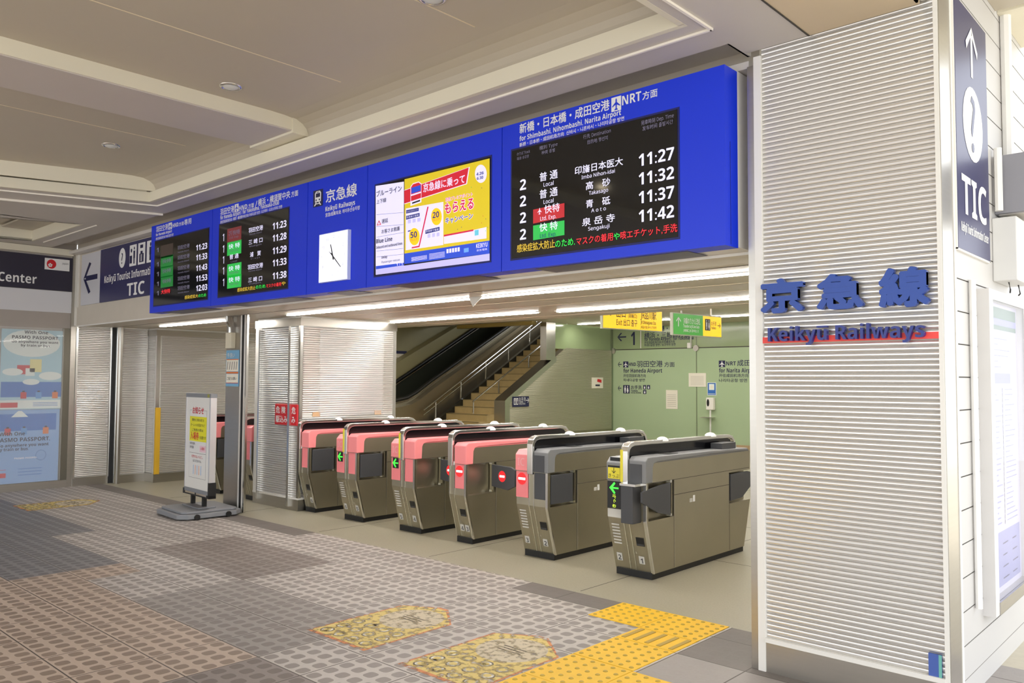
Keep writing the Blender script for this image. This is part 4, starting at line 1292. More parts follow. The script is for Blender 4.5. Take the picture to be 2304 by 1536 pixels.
def gate(x, label, wide=True, colour='pink', left=None, right=None, flap='open', nums=('', ''), tape=True, holder=False, lflap=False):
    W = .345 if wide else .225
    t = thing('ticket_gate', label, 'ticket gate', (x, 5.12, 0), group='row of ticket gates')
    B = lambda fn, name, par=t, **k: Q(fn, name, par, local=True, **k)
    cv = pink if colour == 'pink' else grey_pl
    B(lambda mb: mb.box(-W + .012, -.012, .095, 1.535, 0, .05, dark), 'kick_plate')
    def f(mb):
        mb.prism([(.105, .045), (0, .44), (1.65, .44), (1.53, .045)], 'x', -W, 0, steel_d)
        mb.box(-W, -.06, 0, 1.65, .44, .865, steel_d)
        mb.box(-.06, 0, .385, 1.27, .44, .865, steel_d)
        mb.box(-.06, 0, 0, .385, .72, .865, steel_d)
        mb.box(-.06, 0, 1.27, 1.65, .70, .865, steel_d)
        mb.box(-.06, 0, 0, .028, .44, .72, steel_d)
        mb.prism([(0, .865), (.04, .895), (1.62, .885), (1.65, .86)], 'x', -W + .01, -.004, grey_pl if colour != 'pink' else pink_d)
    body = B(f, 'cabinet')
    def f(mb):
        for a in ((.383, .387, .05, .72), (1.268, 1.272, .05, .70)):
            mb.box(-.001, .0008, *a, joint)
        mb.box(-.001, .0008, .387, 1.268, .599, .603, joint)
        mb.box(-.001, .0008, .09, 1.64, .717, .7205, joint)
        mb.box(-.001, .001, .39, .392, .05, .6, bright)
        mb.box(-.001, .0012, .62, .66, .52, .55, pale)
        mb.box(-.001, .0012, .67, .70, .52, .57, white)
    Q(f, 'side_seams', body, local=True)
    # bright edge strip on the front corner
    B(lambda mb: mb.prism([(.11, .045), (.004, .44), (.004, .72), (-.009, .72), (-.009, .436), (.097, .045)], 'x', -.02, .004, bright), 'corner_strip')
    ribx = (-.2, -.15) if wide else (-.212, -.15)
    B(lambda mb: [mb.prism([(.11, .045), (.004, .44), (.004, .74), (-.006, .74), (-.006, .436), (.099, .045)], 'x', a - .004, a + .004, bright) for a in ribx], 'front_rib')
    # guard bar with dark screen below it
    xb = -.175 if wide else -.185
    def f(mb):
        outer = [(-.03, .70), (-.03, .95), (-.018, .985), (.01, 1.008), (.06, 1.018), (1.55, 1.006), (1.62, .99), (1.665, .95), (1.70, .87)]
        inner = [(1.672, .87), (1.64, .94), (1.605, .966), (1.55, .976), (.07, .988), (.03, .978), (.008, .96), (-.002, .935), (-.002, .70)]
        mb.prism(outer + inner, 'x', xb - .03, xb + .03, bright)
    B(f, 'guard_bar', bevel=.004)
    B(lambda mb: mb.prism([(.0, .87), (.0, .94), (.03, .975), (.07, .985), (1.55, .974), (1.6, .96), (1.66, .87)], 'x', xb - .012, xb + .012, mat('bar_screen', (16, 16, 20), .15)), 'bar_screen')
    for yy in (.5, 1.27):
        mb = MB(); mb.dome((xb, yy, 1.0), .05, .035, capw); mb.build('lamp_dome', t, smooth=True, local=True)
    if tape:
        B(lambda mb: mb.box(xb - .034, xb - .012, -.0325, -.03, .72, .96, yel), 'measuring_tape')
    # right-hand cover
    def f(mb):
        mb.prism([(-.012, .72), (-.012, .885), (.02, .912), (.2, .912), (1.0, .905), (1.6, .893), (1.6, .872), (1.0, .88), (.14, .872), (.1, .86), (.085, .835), (.08, .72)], 'x', -.145, .006, cv)
    B(f, 'top_cover', bevel=.006)
    lo = pink_d if colour == 'pink' else dgrey
    if not holder:
        B(lambda mb: mb.box(-.14, -.022, -.008, 0, .50, .716, lo), 'front_panel', bevel=.003)
    if colour != 'pink':
        B(lambda mb: mb.box(-.135, -.03, -.016, -.012, .722, .86, dgrey), 'reader_window')
        def f(mb):
            mb.box(-.135, -.03, 1.2, 1.45, .885, .95, dgrey)
            mb.box(-.12, -.03, .35, .5, .912, .915, dark)
        B(f, 'ticket_unit', bevel=.006)
    if wide:
        xl0, xl1 = -W - .006, -.212
        cl_ = pink if left != 'ticket' else grey_pl
        B(lambda mb: mb.prism([(-.012, .722), (-.012, .855), (.03, .895), (.3, .9), (.3, .722)], 'x', xl0, xl1, cl_), 'reader_cover', bevel=.005)
        if left != 'ticket':
            B(lambda mb: mb.box(-W, -.212, -.008, 0, .50, .716, pink_d), 'left_panel', bevel=.003)
            B(lambda mb: mb.txt('IC', (-.285, -.0135, .765), X_, Z_, .085, mat('ic_mark', (248, 180, 182), .5), align='c'), 'card_mark')
        else:
            B(lambda mb: mb.box(-W, -.212, -.008, 0, .51, .716, dark), 'left_panel')
            def f(mb):
                mb.box(-W + .01, -.225, -.0145, -.012, .735, .835, yel)
                mb.box(-W + .01, -.225, -.015, -.0145, .82, .835, dark)
                mb.txt('きっぷ', ((-W - .215) / 2, -.016, .745), X_, Z_, .035, dark, align='c')
                mb.txt('↓', ((-W - .215) / 2, -.016, .775), X_, Z_, .06, dark, align='c')
            B(f, 'ticket_label')
            B(lambda mb: mb.txt('きっぷ', (-.268, -.0095, .518), (0, 0, 1), (-1, 0, 0), .036, mat('led_yellowgreen', (190, 220, 60), .5, emit=.8), bold=.01), 'ticket_lettering')
            B(lambda mb: mb.box(-W, -.212, -.004, 0, .445, .505, pale), 'slot_plate')
            B(lambda mb: (mb.box(-W + .02, -.23, .0, .05, .868, .895, dark), mb.box(-W + .03, -.24, .01, .03, .895, .902, bright)), 'ticket_slot')
    if holder:
        B(lambda mb: (mb.box(-.15, -.045, -.11, 0, .43, .705, dgrey)), 'reader_box', bevel=.004)
        B(lambda mb: mb.box(-.158, -.02, -.115, .0, .705, .722, bright), 'reader_shelf')
    def mark(kind, x0, x1):
        cxm = (x0 + x1) / 2
        mb = MB()
        if kind == 'go':
            q = Pic(mb, (cxm - .045, -.0085, .615), X_, Z_, .09, .1, .0006)
            q.rc(0, 0, 1, 1, dark); q.arrow(green_led)
            q.poly([(.0, .5), (.5, .95), (.62, .85), (.3, .5), (.62, .15), (.5, .05)], green_led)
        elif kind == 'stop':
            q = Pic(mb, (cxm - .05, -.0085, .605), X_, Z_, .1, .1, .0006)
            q.circ(.5, .5, .5, red_led); q.rc(.1, .4, .9, .6, white_led)
        mb.build('signal', t, local=True)
    if left in ('go', 'stop'): mark(left, -W, -.212)
    if left == 'ticket': mark('go', -W, -.212)
    if right: mark(right, -.14, -.022)
    # side flap doors
    def leaf(mb, x0, x1, y0, y1, z0, z1):
        mb.box(x0, x1, y0, y1, z0, z1, dgrey)
    if flap == 'open':
        B(lambda mb: leaf(mb, -.012, .002, .04, .325, .462, .70), 'flap_door', bevel=.004)
    elif flap == 'point':
        B(lambda mb: mb.prism([(-.06, .585), (-.06, .665), (.2, .695), (.33, .70), (.33, .452), (.15, .49)], 'x', -.012, .006, dgrey), 'flap_door', bevel=.003)
    else:
        d = B(lambda mb: mb.prism([(.0, .50), (.0, .70), (.24, .69), (.29, .665), (.29, .52), (.2, .48)], 'y', .325, .35, dgrey), 'flap_door', bevel=.003)
        mb = MB()
        q = Pic(mb, (.09, .324, .55), X_, Z_, .09, .1, .0006); q.circ(.5, .5, .5, red_led); q.rc(.15, .4, .85, .6, white_led)
        mb.build('stop_mark', d, local=True)
    if lflap:
        d = B(lambda mb: mb.prism([(-W, .50), (-W, .70), (-W - .24, .69), (-W - .28, .665), (-W - .28, .52), (-W - .2, .48)], 'y', .325, .35, dgrey), 'flap_door', bevel=.003)
        mb = MB()
        q = Pic(mb, (-W - .18, .324, .55), X_, Z_, .09, .1, .0006); q.circ(.5, .5, .5, red_led); q.rc(.15, .4, .85, .6, white_led)
        mb.build('stop_mark', d, local=True)
    def f(mb):
        for z0 in (.446, .70):
            mb.box(-.03, .004, .325, .352, z0, z0 + .02, bright)
        mb.box(-.05, -.002, .352, .362, .45, .715, steel_d)
    B(f, 'hinge')
    B(lambda mb: mb.prism([(1.29, .46), (1.29, .685), (1.6, .69), (1.75, .66), (1.75, .6), (1.5, .47)] if flap == 'point' else [(1.29, .46), (1.29, .69), (1.62, .69), (1.62, .46)], 'x', -.012, .004, dgrey), 'flap_door', bevel=.003)
    # slanted lower front: coin slot, vents, number labels
    def f(mb):
        P4 = lambda x0, x1, s0, s1, m, lift=.002: mb.face([slant(x0, s0, lift), slant(x1, s0, lift), slant(x1, s1, lift), slant(x0, s1, lift)], m)
        P4(-.115, -.045, .52, .68, dark, .003)
        P4(-.11, -.05, .53, .56, dgrey, .004)
        if wide:
            for k in range(7):
                P4(-.32, -.25, .5 + k * .06, .53 + k * .06, pale)
        for n_, x0 in zip(nums, (-.29, -.09) if wide else (-.125, -.06)):
            if n_:
                P4(x0 - .025, x0 + .025, .17, .32, pale, .002)
                mb.txt(n_, slant(x0, .185, .003), X_, SU, .055, dgrey, align='c', bold=.01)
        P4(-.135, -.125, .36, .4, bright)
    B(f, 'front_fittings')
    return t

gate(-3.365, 'nearest ticket gate with yellow ticket label and grey top', True, 'grey', 'ticket', None, 'point', ('2', '1'), True, True)
gate(-4.31, 'second ticket gate from right, pink on its left and grey on its right', True, 'grey', 'stop', None, 'open', ('3', '2'), False, False, True)
gate(-5.265, 'narrow pink ticket gate with red stop disc, fourth from the square pillar', False, 'pink', None, 'stop', 'closed', ('4', '3'), False)
gate(-5.965, 'wide pink ticket gate, green arrow and red marks on its closed flap', True, 'pink', 'go', None, 'closed', ('5', '4'))
gate(-6.875, 'wide pink ticket gate with green arrow and plain folded flap', True, 'pink', 'go', None, 'open', ('6', '5'))
g6 = gate(-7.745, 'narrow pink ticket gate beside the square ribbed pillar', False, 'pink', None, None, 'open', ('', '6'), False)
g6.scale = (.93, 1, 1)
gate(-9.88, 'pink ticket gate glimpsed between the folding sign and steel post', False, 'pink', None, None, 'open', ('', ''), False)
gate(-8.97, 'pink ticket gate with green arrow glimpsed right of the steel post', True, 'pink', 'go', None, 'open', ('', ''), False)

# ------------------------------------------------------------------ folding notice stand
t = thing('sign_stand', 'white notice stand with yellow notice on a grey wheeled base', 'sign stand', (-8.58, 4.28, 0), math.radians(-4))
B = lambda fn, name, par=t, **k: Q(fn, name, par, local=True, **k)
bg_ = mat('stand_grey', (132, 134, 138), .5)
def f(mb):
    pl = lambda e: [(-.37 + e, -.27), (-.27, -.35 + e), (.28, -.35 + e), (.37 - e, -.26), (.37 - e, .26), (.28, .35 - e), (-.28, .35 - e), (-.37 + e, .26)]
    mb.prism(pl(0), 'z', .012, .06, bg_)
    mb.prism(pl(.05), 'z', .06, .085, bg_)
    mb.box(-.22, .22, -.1, .1, .085, .1, bg_)
base = B(f, 'base', bevel=.012)
for x, y in ((.372, -.17), (.372, .17), (-.372, -.17), (-.372, .17)):
    mb = MB(); mb.tube([(x - .02, y, .03), (x + .012, y, .03)], .03, dark, 14); mb.build('wheel', base, local=True)
for x in (-.16, .14):
    B(lambda mb: mb.box(x - .02, x + .02, -.02, .02, .085, .22, dark), 'leg')
B(lambda mb: (mb.box(-.34, .345, -.04, .04, .2, .235, dark), mb.box(.312, .345, -.04, .04, .2, .37, dark), mb.box(-.35, -.32, -.042, .042, .2, .26, dark), mb.box(-.28, -.02, -.044, -.039, .215, .24, bright), mb.box(.02, .28, -.044, -.039, .215, .24, bright)), 'foot_bracket', bevel=.004)
al = mat('stand_alu', (226, 226, 228), .3, metal=.6)
B(lambda mb: (mb.box(-.33, -.315, -.035, .035, .235, 1.31, al), mb.box(.3, .33, -.034, .034, .235, 1.31, al), mb.box(-.33, .335, -.036, .035, 1.27, 1.315, bg_), mb.box(-.33, .335, -.036, .035, .235, .275, bg_), mb.box(.25, .3, -.038, -.036, 1.275, 1.31, mat('tag_olive', (150, 150, 60), .5))), 'frame')
sh = B(lambda mb: mb.box(-.315, .3, -.03, .03, .275, 1.27, mat('notice_white', (232, 230, 224), .25)), 'board')
mb = MB()
fr = -.0305
pq = lambda x0, x1, z0, z1, m, k=0: mb.face([(x0, fr - .0005 * k, z0), (x1, fr - .0005 * k, z0), (x1, fr - .0005 * k, z1), (x0, fr - .0005 * k, z1)], m)
pq(-.22, .23, .39, 1.13, mat('line_grey', (90, 90, 90), .6))
pq(-.217, .227, .393, 1.127, mat('notice_white'), 1)
pq(-.22, .23, .79, 1.06, mat('notice_yellow', (232, 226, 36), .5), 2)
mb.txt('お知らせ', (0, fr - .002, 1.095), X_, Z_, .085, redpl, width=.3, align='c', bold=.02)
mb.txt('駅構内をご利用のお客さま', (0, fr - .002, 1.01), X_, Z_, .034, ink, width=.32, align='c')
mb.txt('ホームへのお見送りなど', (0, fr - .002, .955), X_, Z_, .034, ink, width=.38, align='c')
mb.txt('ご利用の際は', (0, fr - .002, .9), X_, Z_, .034, ink, width=.3, align='c')
mb.txt('入場券', (-.19, fr - .002, .815), X_, Z_, .09, redpl, width=.22, bold=.02)
mb.txt('が必要です', (.05, fr - .002, .82), X_, Z_, .04, ink, width=.17)
mb.txt('発売場所', (-.2, fr - .002, .75), X_, Z_, .034, ink)
mb.txt('券売機', (-.2, fr - .002, .71), X_, Z_, .034, ink)
pq(.06, .22, .68, .75, mat('notice_pink', (236, 200, 210), .5), 2)
mb.txt('入場料', (.14, fr - .003, .705), X_, Z_, .036, redpl, align='c')
mb.txt('切符の払いもどし', (0, fr - .002, .61), X_, Z_, .036, redpl, width=.3, align='c')
mb.txt('はできません', (0, fr - .002, .565), X_, Z_, .034, ink, width=.22, align='c')
for k in range(5):
    pq(-.1 + k * .05, -.09 + k * .05, .43, .53, suit_o if k % 2 else suit_b, 2)
pq(-.215, .225, .66, .663, ink, 2)
mb.build('printing', sh, local=True)

# ------------------------------------------------------------------ inside: stairs, escalator, green wall
YG = 16.5
def f(mb):
    mb.box(-11.8, -1.9, YG, YG + .2, .09, 2.235, green_gl)
    mb.box(-11.8, -1.9, YG, YG + .2, 2.235, 2.9, green_gl2)
    mb.box(-11.8, -1.9, YG - .004, YG, 2.225, 2.245, joint)
    for xx in (-9.48, -7.17, -4.86):
        mb.box(xx - .012, xx + .012, YG - .004, YG, .09, 2.9, mat('glass_joint', (116, 128, 98), .4))
    mb.box(-11.8, -1.9, YG - .03, YG + .2, 0, .09, mat('dado_stone', (176, 152, 116), .5))
Q(f, 'wall_back', kind='structure')
def f(mb):
    # ribbed flank wall of the stairs: rising edge, post, glazed top
    a = math.tan(math.radians(30))
    y0, z0 = 12.65, 1.07
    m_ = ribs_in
    n = int(1.13 / .025)
    for k in range(n + 43):
        zz = .3 + k * .025
        if zz > 2.2: break
        ys = y0 if zz < z0 else y0 + (zz - z0) / a
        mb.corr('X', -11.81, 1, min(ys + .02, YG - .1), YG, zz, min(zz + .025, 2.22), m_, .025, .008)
    mb.box(-11.83, -11.805, 12.65, YG, .1, .3, steel_d)
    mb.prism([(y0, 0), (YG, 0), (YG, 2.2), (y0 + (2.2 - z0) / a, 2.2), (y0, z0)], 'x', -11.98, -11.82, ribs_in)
    mb.box(-11.9, -11.84, 14.3, YG, 2.2, 2.78, green_gl2)
    mb.box(-11.84, -11.8, YG - .06, YG, .1, 2.9, mat('glass_joint'))
Q(f, 'wall_side', kind='structure')
def f(mb):
    a = math.tan(math.radians(30))
    pts = [(12.6, 0), (12.6, 1.04), (12.68, 1.1)] + [(12.68 + t, 1.1 + t * a) for t in (.5, 1.0, 1.55)] + [(14.3, 2.02), (14.3, 1.9)] + [(12.75, .98), (12.75, 0)]
    mb.prism(pts, 'x', -12.12, -11.8, steel)
Q(f, 'coping', kind='structure')
Q(lambda mb: mb.box(-11.97, -11.79, 13.93, 14.25, 1.93, 2.78, steel), 'post', kind='structure')
def f(mb):
    stone, nose = mat('stair_stone', (176, 154, 104), .5, noise=.12, nscale=9), mat('stair_nosing', (120, 104, 66), .6)
    for k in range(34):
        y, z0 = 11.35 + k * .256, k * .1475
        mb.box(-13.38, -12.12, y, y + .256 * 3, z0, z0 + .1475, stone)
        mb.box(-13.38, -12.12, y - .004, y + .03, z0 + .135, z0 + .149, nose)
Q(f, 'stairs', kind='structure')
def f(mb):
    dk = mat('stringer_dark', (58, 58, 54), .3, metal=.7)
    mb.prism([(11.3, .12), (20, 5.14), (20, 4.86), (11.3, -.0)], 'x', -13.46, -13.38, dk)
Q(f, 'stringer', kind='structure')
a30 = math.tan(math.radians(30))
def rail(name, label, x, y0, z0, y1, posts, second=None):
    t = thing(name, label, 'handrail', (x, y0, 0))
    z1 = z0 + (y1 - y0) * a30
    Q(lambda mb: mb.tube([(x, y0 - .02, z0), (x, y1, z1)], .02, bright, 8), 'rail', t)
    if second:
        Q(lambda mb: mb.tube([(x, y0 - .02, z0 - second), (x, y1, z1 - second)], .016, bright, 8), 'rail', t)
    for y in posts:
        zt = z0 + (y - y0) * a30
        Q(lambda mb: mb.tube([(x, y, zt - .62), (x, y, zt)], .016, bright, 8), 'post', t)
rail('handrail', 'single steel handrail with posts down the middle of the stairs', -12.7, 12.55, 1.0, 17.5, (12.55, 13.35, 14.37, 15.4))
rail('handrail', 'double steel handrail in front of the escalator side', -13.52, 11.85, .8, 17.5, (12.18, 12.95, 13.76, 14.55, 15.33, 16.1), .1)

t = thing('escalator', 'dark escalator rising to the left of the stairs', 'escalator', (-14.3, 11, 0))
prof = [(10.9, .99), (11.25, 1.0), (11.6, 1.06), (11.86, 1.17), (12.28, 1.42)] + [(12.28 + k, 1.42 + k * .535) for k in (1, 2, 3, 4, 5, 6)]
def f(mb):
    mb.prism([(10.9, 0)] + [(y, zz - .12) for y, zz in prof] + [(18.28, 0)], 'x', -13.85, -13.65, mat('escalator_cladding', (150, 140, 118), .3, metal=.85, noise=.1, nscale=.8))
Q(f, 'cladding', t)
black_gl = mat('escalator_dark_panel', (66, 70, 60), .3, metal=.3)
def f(mb):
    for xx in (-13.9, -15.05):
        mb.prism([(y, zz - .14) for y, zz in prof] + [(y, zz + .02) for y, zz in reversed(prof)] if xx > -14 else [(10.9, .2)] + [(y - .0, zz - .0) for y, zz in prof] + [(18.28, 3.4)], 'x', xx, xx + .04, black_gl if xx < -14 else steel_d)
Q(f, 'balustrade', t)
for xx in (-13.82, -15.0):
    mb = MB()
    mb.tube([(xx, y, zz + .02) for y, zz in prof], .04, mat('rubber_handrail', (20, 20, 18), .4), 10)
    mb.tube([(xx + .03, y, zz - .04) for y, zz in prof], .014, bright, 6)
    mb.build('handrail', t)
def f(mb):
    for k in range(26):
        mb.box(-15.0, -13.9, 11.3 + k * .27, 11.3 + k * .27 + .5, k * .1445 - .3, k * .1445, dgrey)
Q(f, 'steps', t)
def f(mb):
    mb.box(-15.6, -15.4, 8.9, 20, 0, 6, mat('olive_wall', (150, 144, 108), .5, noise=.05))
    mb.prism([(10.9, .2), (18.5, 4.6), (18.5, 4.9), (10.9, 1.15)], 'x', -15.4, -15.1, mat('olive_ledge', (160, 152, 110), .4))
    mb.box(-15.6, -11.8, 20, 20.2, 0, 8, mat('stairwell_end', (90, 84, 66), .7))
Q(f, 'wall_side', kind='structure')
t = thing('notice', 'notice with navy heading on the olive wall by the escalator', 'notice', (-15.39, 12.7, 1.8))
Q(lambda mb: mb.box(-15.4, -15.39, 12.5, 12.9, 1.81, 2.17, paper), 'sheet', t)
Q(lambda mb: (mb.box(-15.39, -15.389, 12.5, 12.9, 2.1, 2.17, navyink), [mb.box(-15.39, -15.389, 12.55, 12.85, 1.86 + .045 * k, 1.87 + .045 * k, dgrey) for k in range(4)]), 'printing', t)

# sign and notice on the ribbed flank wall
XC = -11.8
t = thing('toilet_sign', 'small navy toilet sign with right arrow on the stair wall', 'sign', (XC, 13.2, .95))
A, B2 = at('X', XC, 1153, 892), at('X', XC, 1189, 914)
Q(lambda mb: mb.box(XC, XC + .015, A.y, B2.y, B2.z, A.z, navyink), 'panel', t)
mb = MB()
q = Pic(mb, (XC + .015, A.y, B2.z), Y_, Z_, B2.y - A.y, A.z - B2.z, .001)
q.rc(.05, .2, .32, .84, white); q.rc(.17, .22, .2, .82, navyink); q.circ(.11, .68, .03, navyink, .06); q.rc(.08, .28, .14, .58, navyink); q.circ(.26, .68, .03, navyink, .06); q.rc(.23, .28, .29, .58, navyink)
mb.txt('お手洗', q.P(.36, .56), Y_, Z_, .1, white, width=.22)
mb.txt('Toilets', q.P(.36, .38), Y_, Z_, .06, white, width=.13)
mb.txt('화장실 洗手间', q.P(.36, .2), Y_, Z_, .05, white, width=.2)
q2 = Pic(mb, q.P(.78, .3), Y_, Z_, .11, .14, .001); q2.arrow(white, 180)
mb.build('lettering', t)
t = thing('notice', 'small notice with red mark on the ribbed stair wall', 'notice', (XC, 15.6, 1.38))
A, B2 = at('X', XC, 1331, 849), at('X', XC, 1356, 873)
Q(lambda mb: mb.box(XC, XC + .012, A.y, B2.y, B2.z, A.z, paper), 'sheet', t)
mb = MB()
q = Pic(mb, (XC + .012, A.y, B2.z), Y_, Z_, B2.y - A.y, A.z - B2.z, .001)
q.poly([(.45, .62), (.85, .5), (.85, .8), (.5, .88)], redpl); q.rc(.3, .2, .7, .35, ink)
mb.build('printing', t)

# direction lettering on the green wall
G = lambda mb, s, p0, p1, h, m=navyink, b=.012: line(mb, s, 'Y', YG, p0, p1, h, m, b, .004)
def gicon(mb, a, b, kind, fm=navyink, im=white):
    A, B = at('Y', YG, *a), at('Y', YG, *b)
    q = Pic(mb, (A.x, YG - .003, B.z), X_, Z_, B.x - A.x, A.z - B.z, .001)
    if fm: q.rc(0, 0, 1, 1, fm)
    if kind == 'arrow': q.arrow(im)
    elif kind == 'plane': q.plane(im)
    elif kind == 'toilet': q.man(im, .3, .8); q.man(im, .7, .8, True)
    elif kind == 'dot': q.circ(.5, .7, .12, im); q.rc(.3, .15, .7, .55, im)
    elif kind == 'train': q.rc(.2, .2, .9, .9, im); q.rc(.3, .5, .8, .8, fm)
    return q
mb = MB()
gicon(mb, (1390, 812), (1400, 827), 'arrow', None, navyink)
gicon(mb, (1402.5, 813), (1414, 826.5), 'plane')
G(mb, 'HND', (1415, 823.5), (1431, 823), 8)
G(mb, '羽田空港', (1433, 826), (1491, 825), 14)
G(mb, '方面', (1495, 825.5), (1518, 825), 11)
G(mb, 'for Haneda Airport', (1403, 838.5), (1490, 837.5), 9)
G(mb, '开往羽田机场方向', (1403, 849), (1453, 848.5), 7.5)
G(mb, '하네다공항 방면', (1403, 858.5), (1451, 858), 7)
gicon(mb, (1390, 866), (1399, 880), 'arrow', None, navyink)
gicon(mb, (1402.5, 866), (1417, 885), 'toilet')
G(mb, 'お手洗', (1420, 876), (1444, 875.5), 9)
G(mb, 'Toilets', (1420, 881), (1435, 881), 4.5)
G(mb, '화장실 洗手间', (1420, 885.5), (1442, 885), 3.5)
for a, b in (((1447.5, 866), (1454, 875.5)), ((1456, 866), (1463, 875.5)), ((1447.5, 877), (1454.5, 886))):
    gicon(mb, a, b, 'dot')
mb.build('wall_lettering', label='navy direction lettering for Haneda on the left green wall panel', cat='lettering')
mb = MB()
gicon(mb, (1617.5, 811), (1632, 825.5), 'plane')
G(mb, 'NRT', (1634, 822), (1656, 821.5), 9)
G(mb, '成田空港', (1659, 824), (1722, 822), 14)
G(mb, 'for Narita Airport', (1618, 838.5), (1704, 837), 9.5)
G(mb, '开往成田机场方向', (1618, 849), (1684, 848), 8)
G(mb, '나리타공항 방면', (1618, 860), (1681, 859), 8)
gicon(mb, (1687, 870), (1703, 890), 'train')
mb.build('wall_lettering', label='navy direction lettering for Narita on the right green wall panel', cat='lettering')
mb = MB()
gicon(mb, (1388, 746), (1411, 770), 'arrow', None, navyink)
G(mb, '1', (1420, 776), (1428.5, 776), 30, b=.05)
rect(mb, 'Y', YG, (1440.5, 738), (1443, 783), pale, .003)
G(mb, '羽田空港・横浜方面', (1450, 747), (1555, 742), 12)
G(mb, '横浜・三崎口方面', (1450, 762), (1552, 757), 13)
G(mb, 'for Haneda Airport / for Yokohama', (1450, 767), (1561, 763), 7.5)
G(mb, '开往羽田机场方向/开往横滨方向', (1450, 774), (1518, 771), 6)
G(mb, '하네다공항 방면 / 요코하마 방면', (1450, 780), (1520, 777), 6)
mb.build('wall_lettering', label='large number 1 with arrow and line names high on the green wall', cat='lettering')

def wallpaper_notice(a, b, label, fn=None, m=paper):
    A, B = at('Y', YG, *a), at('Y', YG, *b)
    t = thing('notice', label, 'notice', ((A.x + B.x) / 2, YG, B.z))
    Q(lambda mb: mb.box(A.x, B.x, YG - .012, YG - .001, B.z, A.z, m), 'sheet', t)
    mb = MB()
    q = Pic(mb, (A.x, YG - .012, B.z), X_, Z_, B.x - A.x, A.z - B.z, .001)
    if fn: fn(q)
    else:
        for k in range(7):
            q.rc(.12, .14 + k * .1, .88, .155 + k * .1, mat('print_grey', (160, 154, 140), .6))
    mb.build('printing', t)
wallpaper_notice((1550, 839), (1589, 870), 'wide cream notice on the green wall joint')
wallpaper_notice((1499, 877), (1525, 920), 'upright cream notice low on the left green wall panel')
def f(q):
    q.rc(.05, .04, .95, .96, mat('notice_blue', (50, 110, 190), .5)); q.rc(.2, .42, .8, .88, cloud); q.rc(.35, .52, .65, .78, paper); q.rc(.1, .1, .9, .14, cloud)
wallpaper_notice((1592, 860), (1612, 889.5), 'blue notice above the white sanitizer dispenser', f, cloud)
A, B = at('Y', YG, 1593, 894), at('Y', YG, 1610, 922)
t = thing('sanitizer_dispenser', 'white wall sanitizer dispenser below the blue notice', 'dispenser', ((A.x + B.x) / 2, YG - .05, B.z))
Q(lambda mb: mb.box(A.x, B.x, YG - .1, YG - .001, B.z, A.z, mat('dispenser_white', (240, 236, 226), .3)), 'casing', t, bevel=.015)
mb = MB(); q = Pic(mb, (A.x, YG - .1, B.z), X_, Z_, B.x - A.x, A.z - B.z, .002); q.circ(.3, .58, .17, dark, .3); mb.build('window', t)
t = thing('tray_stand', 'slim steel stand with a tray under the sanitizer dispenser', 'stand', (A.x + .06, YG - .15, 0))
Q(lambda mb: mb.tube([(A.x + .14, YG - .15, .0), (A.x + .14, YG - .15, .83)], .02, trimw), 'pole', t)
Q(lambda mb: mb.box(A.x - .06, A.x + .2, YG - .26, YG - .03, .66, .675, steel), 'tray', t)
Q(lambda mb: mb.lathe((A.x + .14, YG - .15, 0), [(.0005, .02), (.13, .015), (.14, 0)], steel), 'foot', t)
for px, py, lb_ in ((1380.5, 789.5, 'round steel glass clamp at the corner of ribbed wall and green wall'), (1567, 783, 'round steel glass clamp at the middle joint of the green wall')):
    c = at('Y', YG, px, py)
    Q(lambda mb: mb.tube([(c.x, YG - .04, c.z), (c.x, YG - .001, c.z)], .07, steel, 20), 'glass_clamp', label=lb_, cat='clamp', group='round clamps on the green glass')
c = at('Y', YG, 1553, 777)
Q(lambda mb: (mb.box(c.x - .045, c.x + .045, YG - .06, YG - .001, c.z - .06, c.z + .06, trimw), mb.tube([(c.x + .03, YG - .02, c.z), (c.x + .03, YG - .02, 2.78)], .012, trimw)), 'sensor_box', label='little cream sensor box beside the middle glass clamp', cat='box')

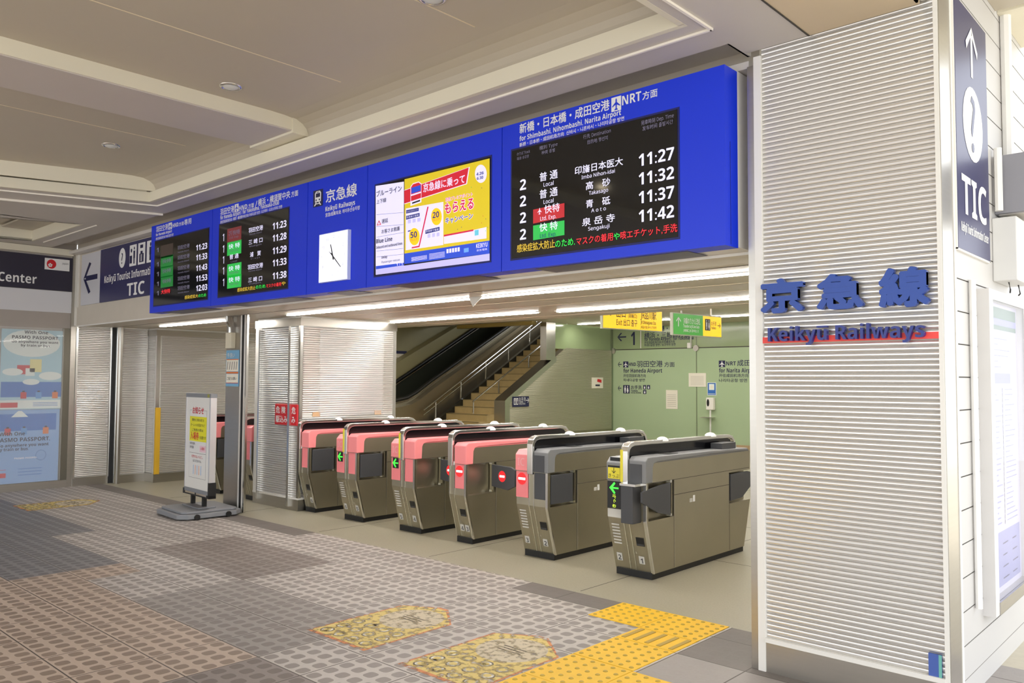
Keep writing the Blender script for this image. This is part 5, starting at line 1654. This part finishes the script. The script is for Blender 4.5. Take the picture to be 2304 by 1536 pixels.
# hanging lit signs
def hang(p0, p1, z0, z1, name, label, fn):
    p0, p1 = Vector((*p0, 0)), Vector((*p1, 0))
    d = (p1 - p0); L = d.length; d.normalize()
    n = d.cross(Z_)
    t = thing(name, label, 'sign', ((p0.x + p1.x) / 2, (p0.y + p1.y) / 2, z0))
    mb = MB()
    c = [p0, p1, p1 - n * .05, p0 - n * .05]
    lo, hi = [q + Z_ * z0 for q in c], [q + Z_ * z1 for q in c]
    mb.raw(lo + hi, [(3, 2, 1, 0), (4, 5, 6, 7), (0, 1, 5, 4), (1, 2, 6, 5), (2, 3, 7, 6), (3, 0, 4, 7)], mat('sign_casing', (176, 178, 160), .4))
    mb.build('casing', t)
    for k in (.2, .8):
        q = p0 + d * (L * k) - n * .025
        Q(lambda mb: mb.tube([(q.x, q.y, z1), (q.x, q.y, 2.79)], .015, steel), 'hanger', t)
    mb = MB()
    fn(mb, Pic(mb, p0 + Z_ * z0 + n * .001, d, Z_, L, z1 - z0, .001), d, n)
    mb.build('face', t)
sy, sg = mat('lit_yellow', (250, 200, 20), .35, emit=.36), mat('lit_green', (60, 150, 50), .35, emit=.28)
sk = mat('sign_black_ink', (40, 30, 16), .5)
def f(mb, q, d, n):
    q.rc(.01, .03, .99, .97, sy)
    T = lambda s, x0, y0, w_, h_, m: mb.txt(s, q.P(x0, y0) + n * .002, d, Z_, h_, m, width=w_, bold=.01)
    q2 = Pic(mb, q.P(.06, .45), d, Z_, .2, .2, .001); q2.arrow(sk)
    T('出口', .22, .5, .2, .15, sk); T('(高輪口)', .41, .5, .2, .07, sk)
    T('Exit 出口 출구', .22, .17, .46, .115, sk)
    T('JR品川駅', .62, .5, .36, .15, sk); T('JR Shinagawa Sta.', .62, .27, .36, .075, sk); T('JR品川站 JR시나가와역', .62, .1, .36, .05, sk)
hang((-7.35, 10.0), (-7.13, 11.33), 2.27, 2.66, 'exit_sign', 'lit yellow exit sign with left arrow, left of the green sign', f)
def f(mb, q, d, n):
    q.rc(.01, .04, .60, .96, sg); q.rc(.60, .04, .99, .96, sy)
    T = lambda s, x0, y0, w_, h_, m: mb.txt(s, q.P(x0, y0) + n * .002, d, Z_, h_, m, width=w_, bold=.01)
    q2 = Pic(mb, q.P(.04, .35), d, Z_, .15, .16, .001); q2.arrow(white, -90)
    T('JR線のりかえ改札', .2, .55, .4, .1, white); T('Transfer to JR Line Gate', .2, .36, .38, .06, white); T('JR换乘口 JR 갈아타는 곳', .2, .18, .36, .045, white)
    q3 = Pic(mb, q.P(.64, .3), d, Z_, .13, .17, .001); q3.rc(0, 0, 1, 1, sk); q3.man(white, .3, .8); q3.man(white, .7, .8, True)
    T('お手洗', .77, .56, .13, .07, sk); T('Toilets', .77, .38, .12, .05, sk)
    q4 = Pic(mb, q.P(.9, .42), d, Z_, .09, .09, .001); q4.arrow(sk, 180)
hang((-6.12, 10.0), (-5.99, 11.17), 2.13, 2.45, 'transfer_sign', 'lit green and yellow transfer sign under the ceiling, right of the exit sign', f)
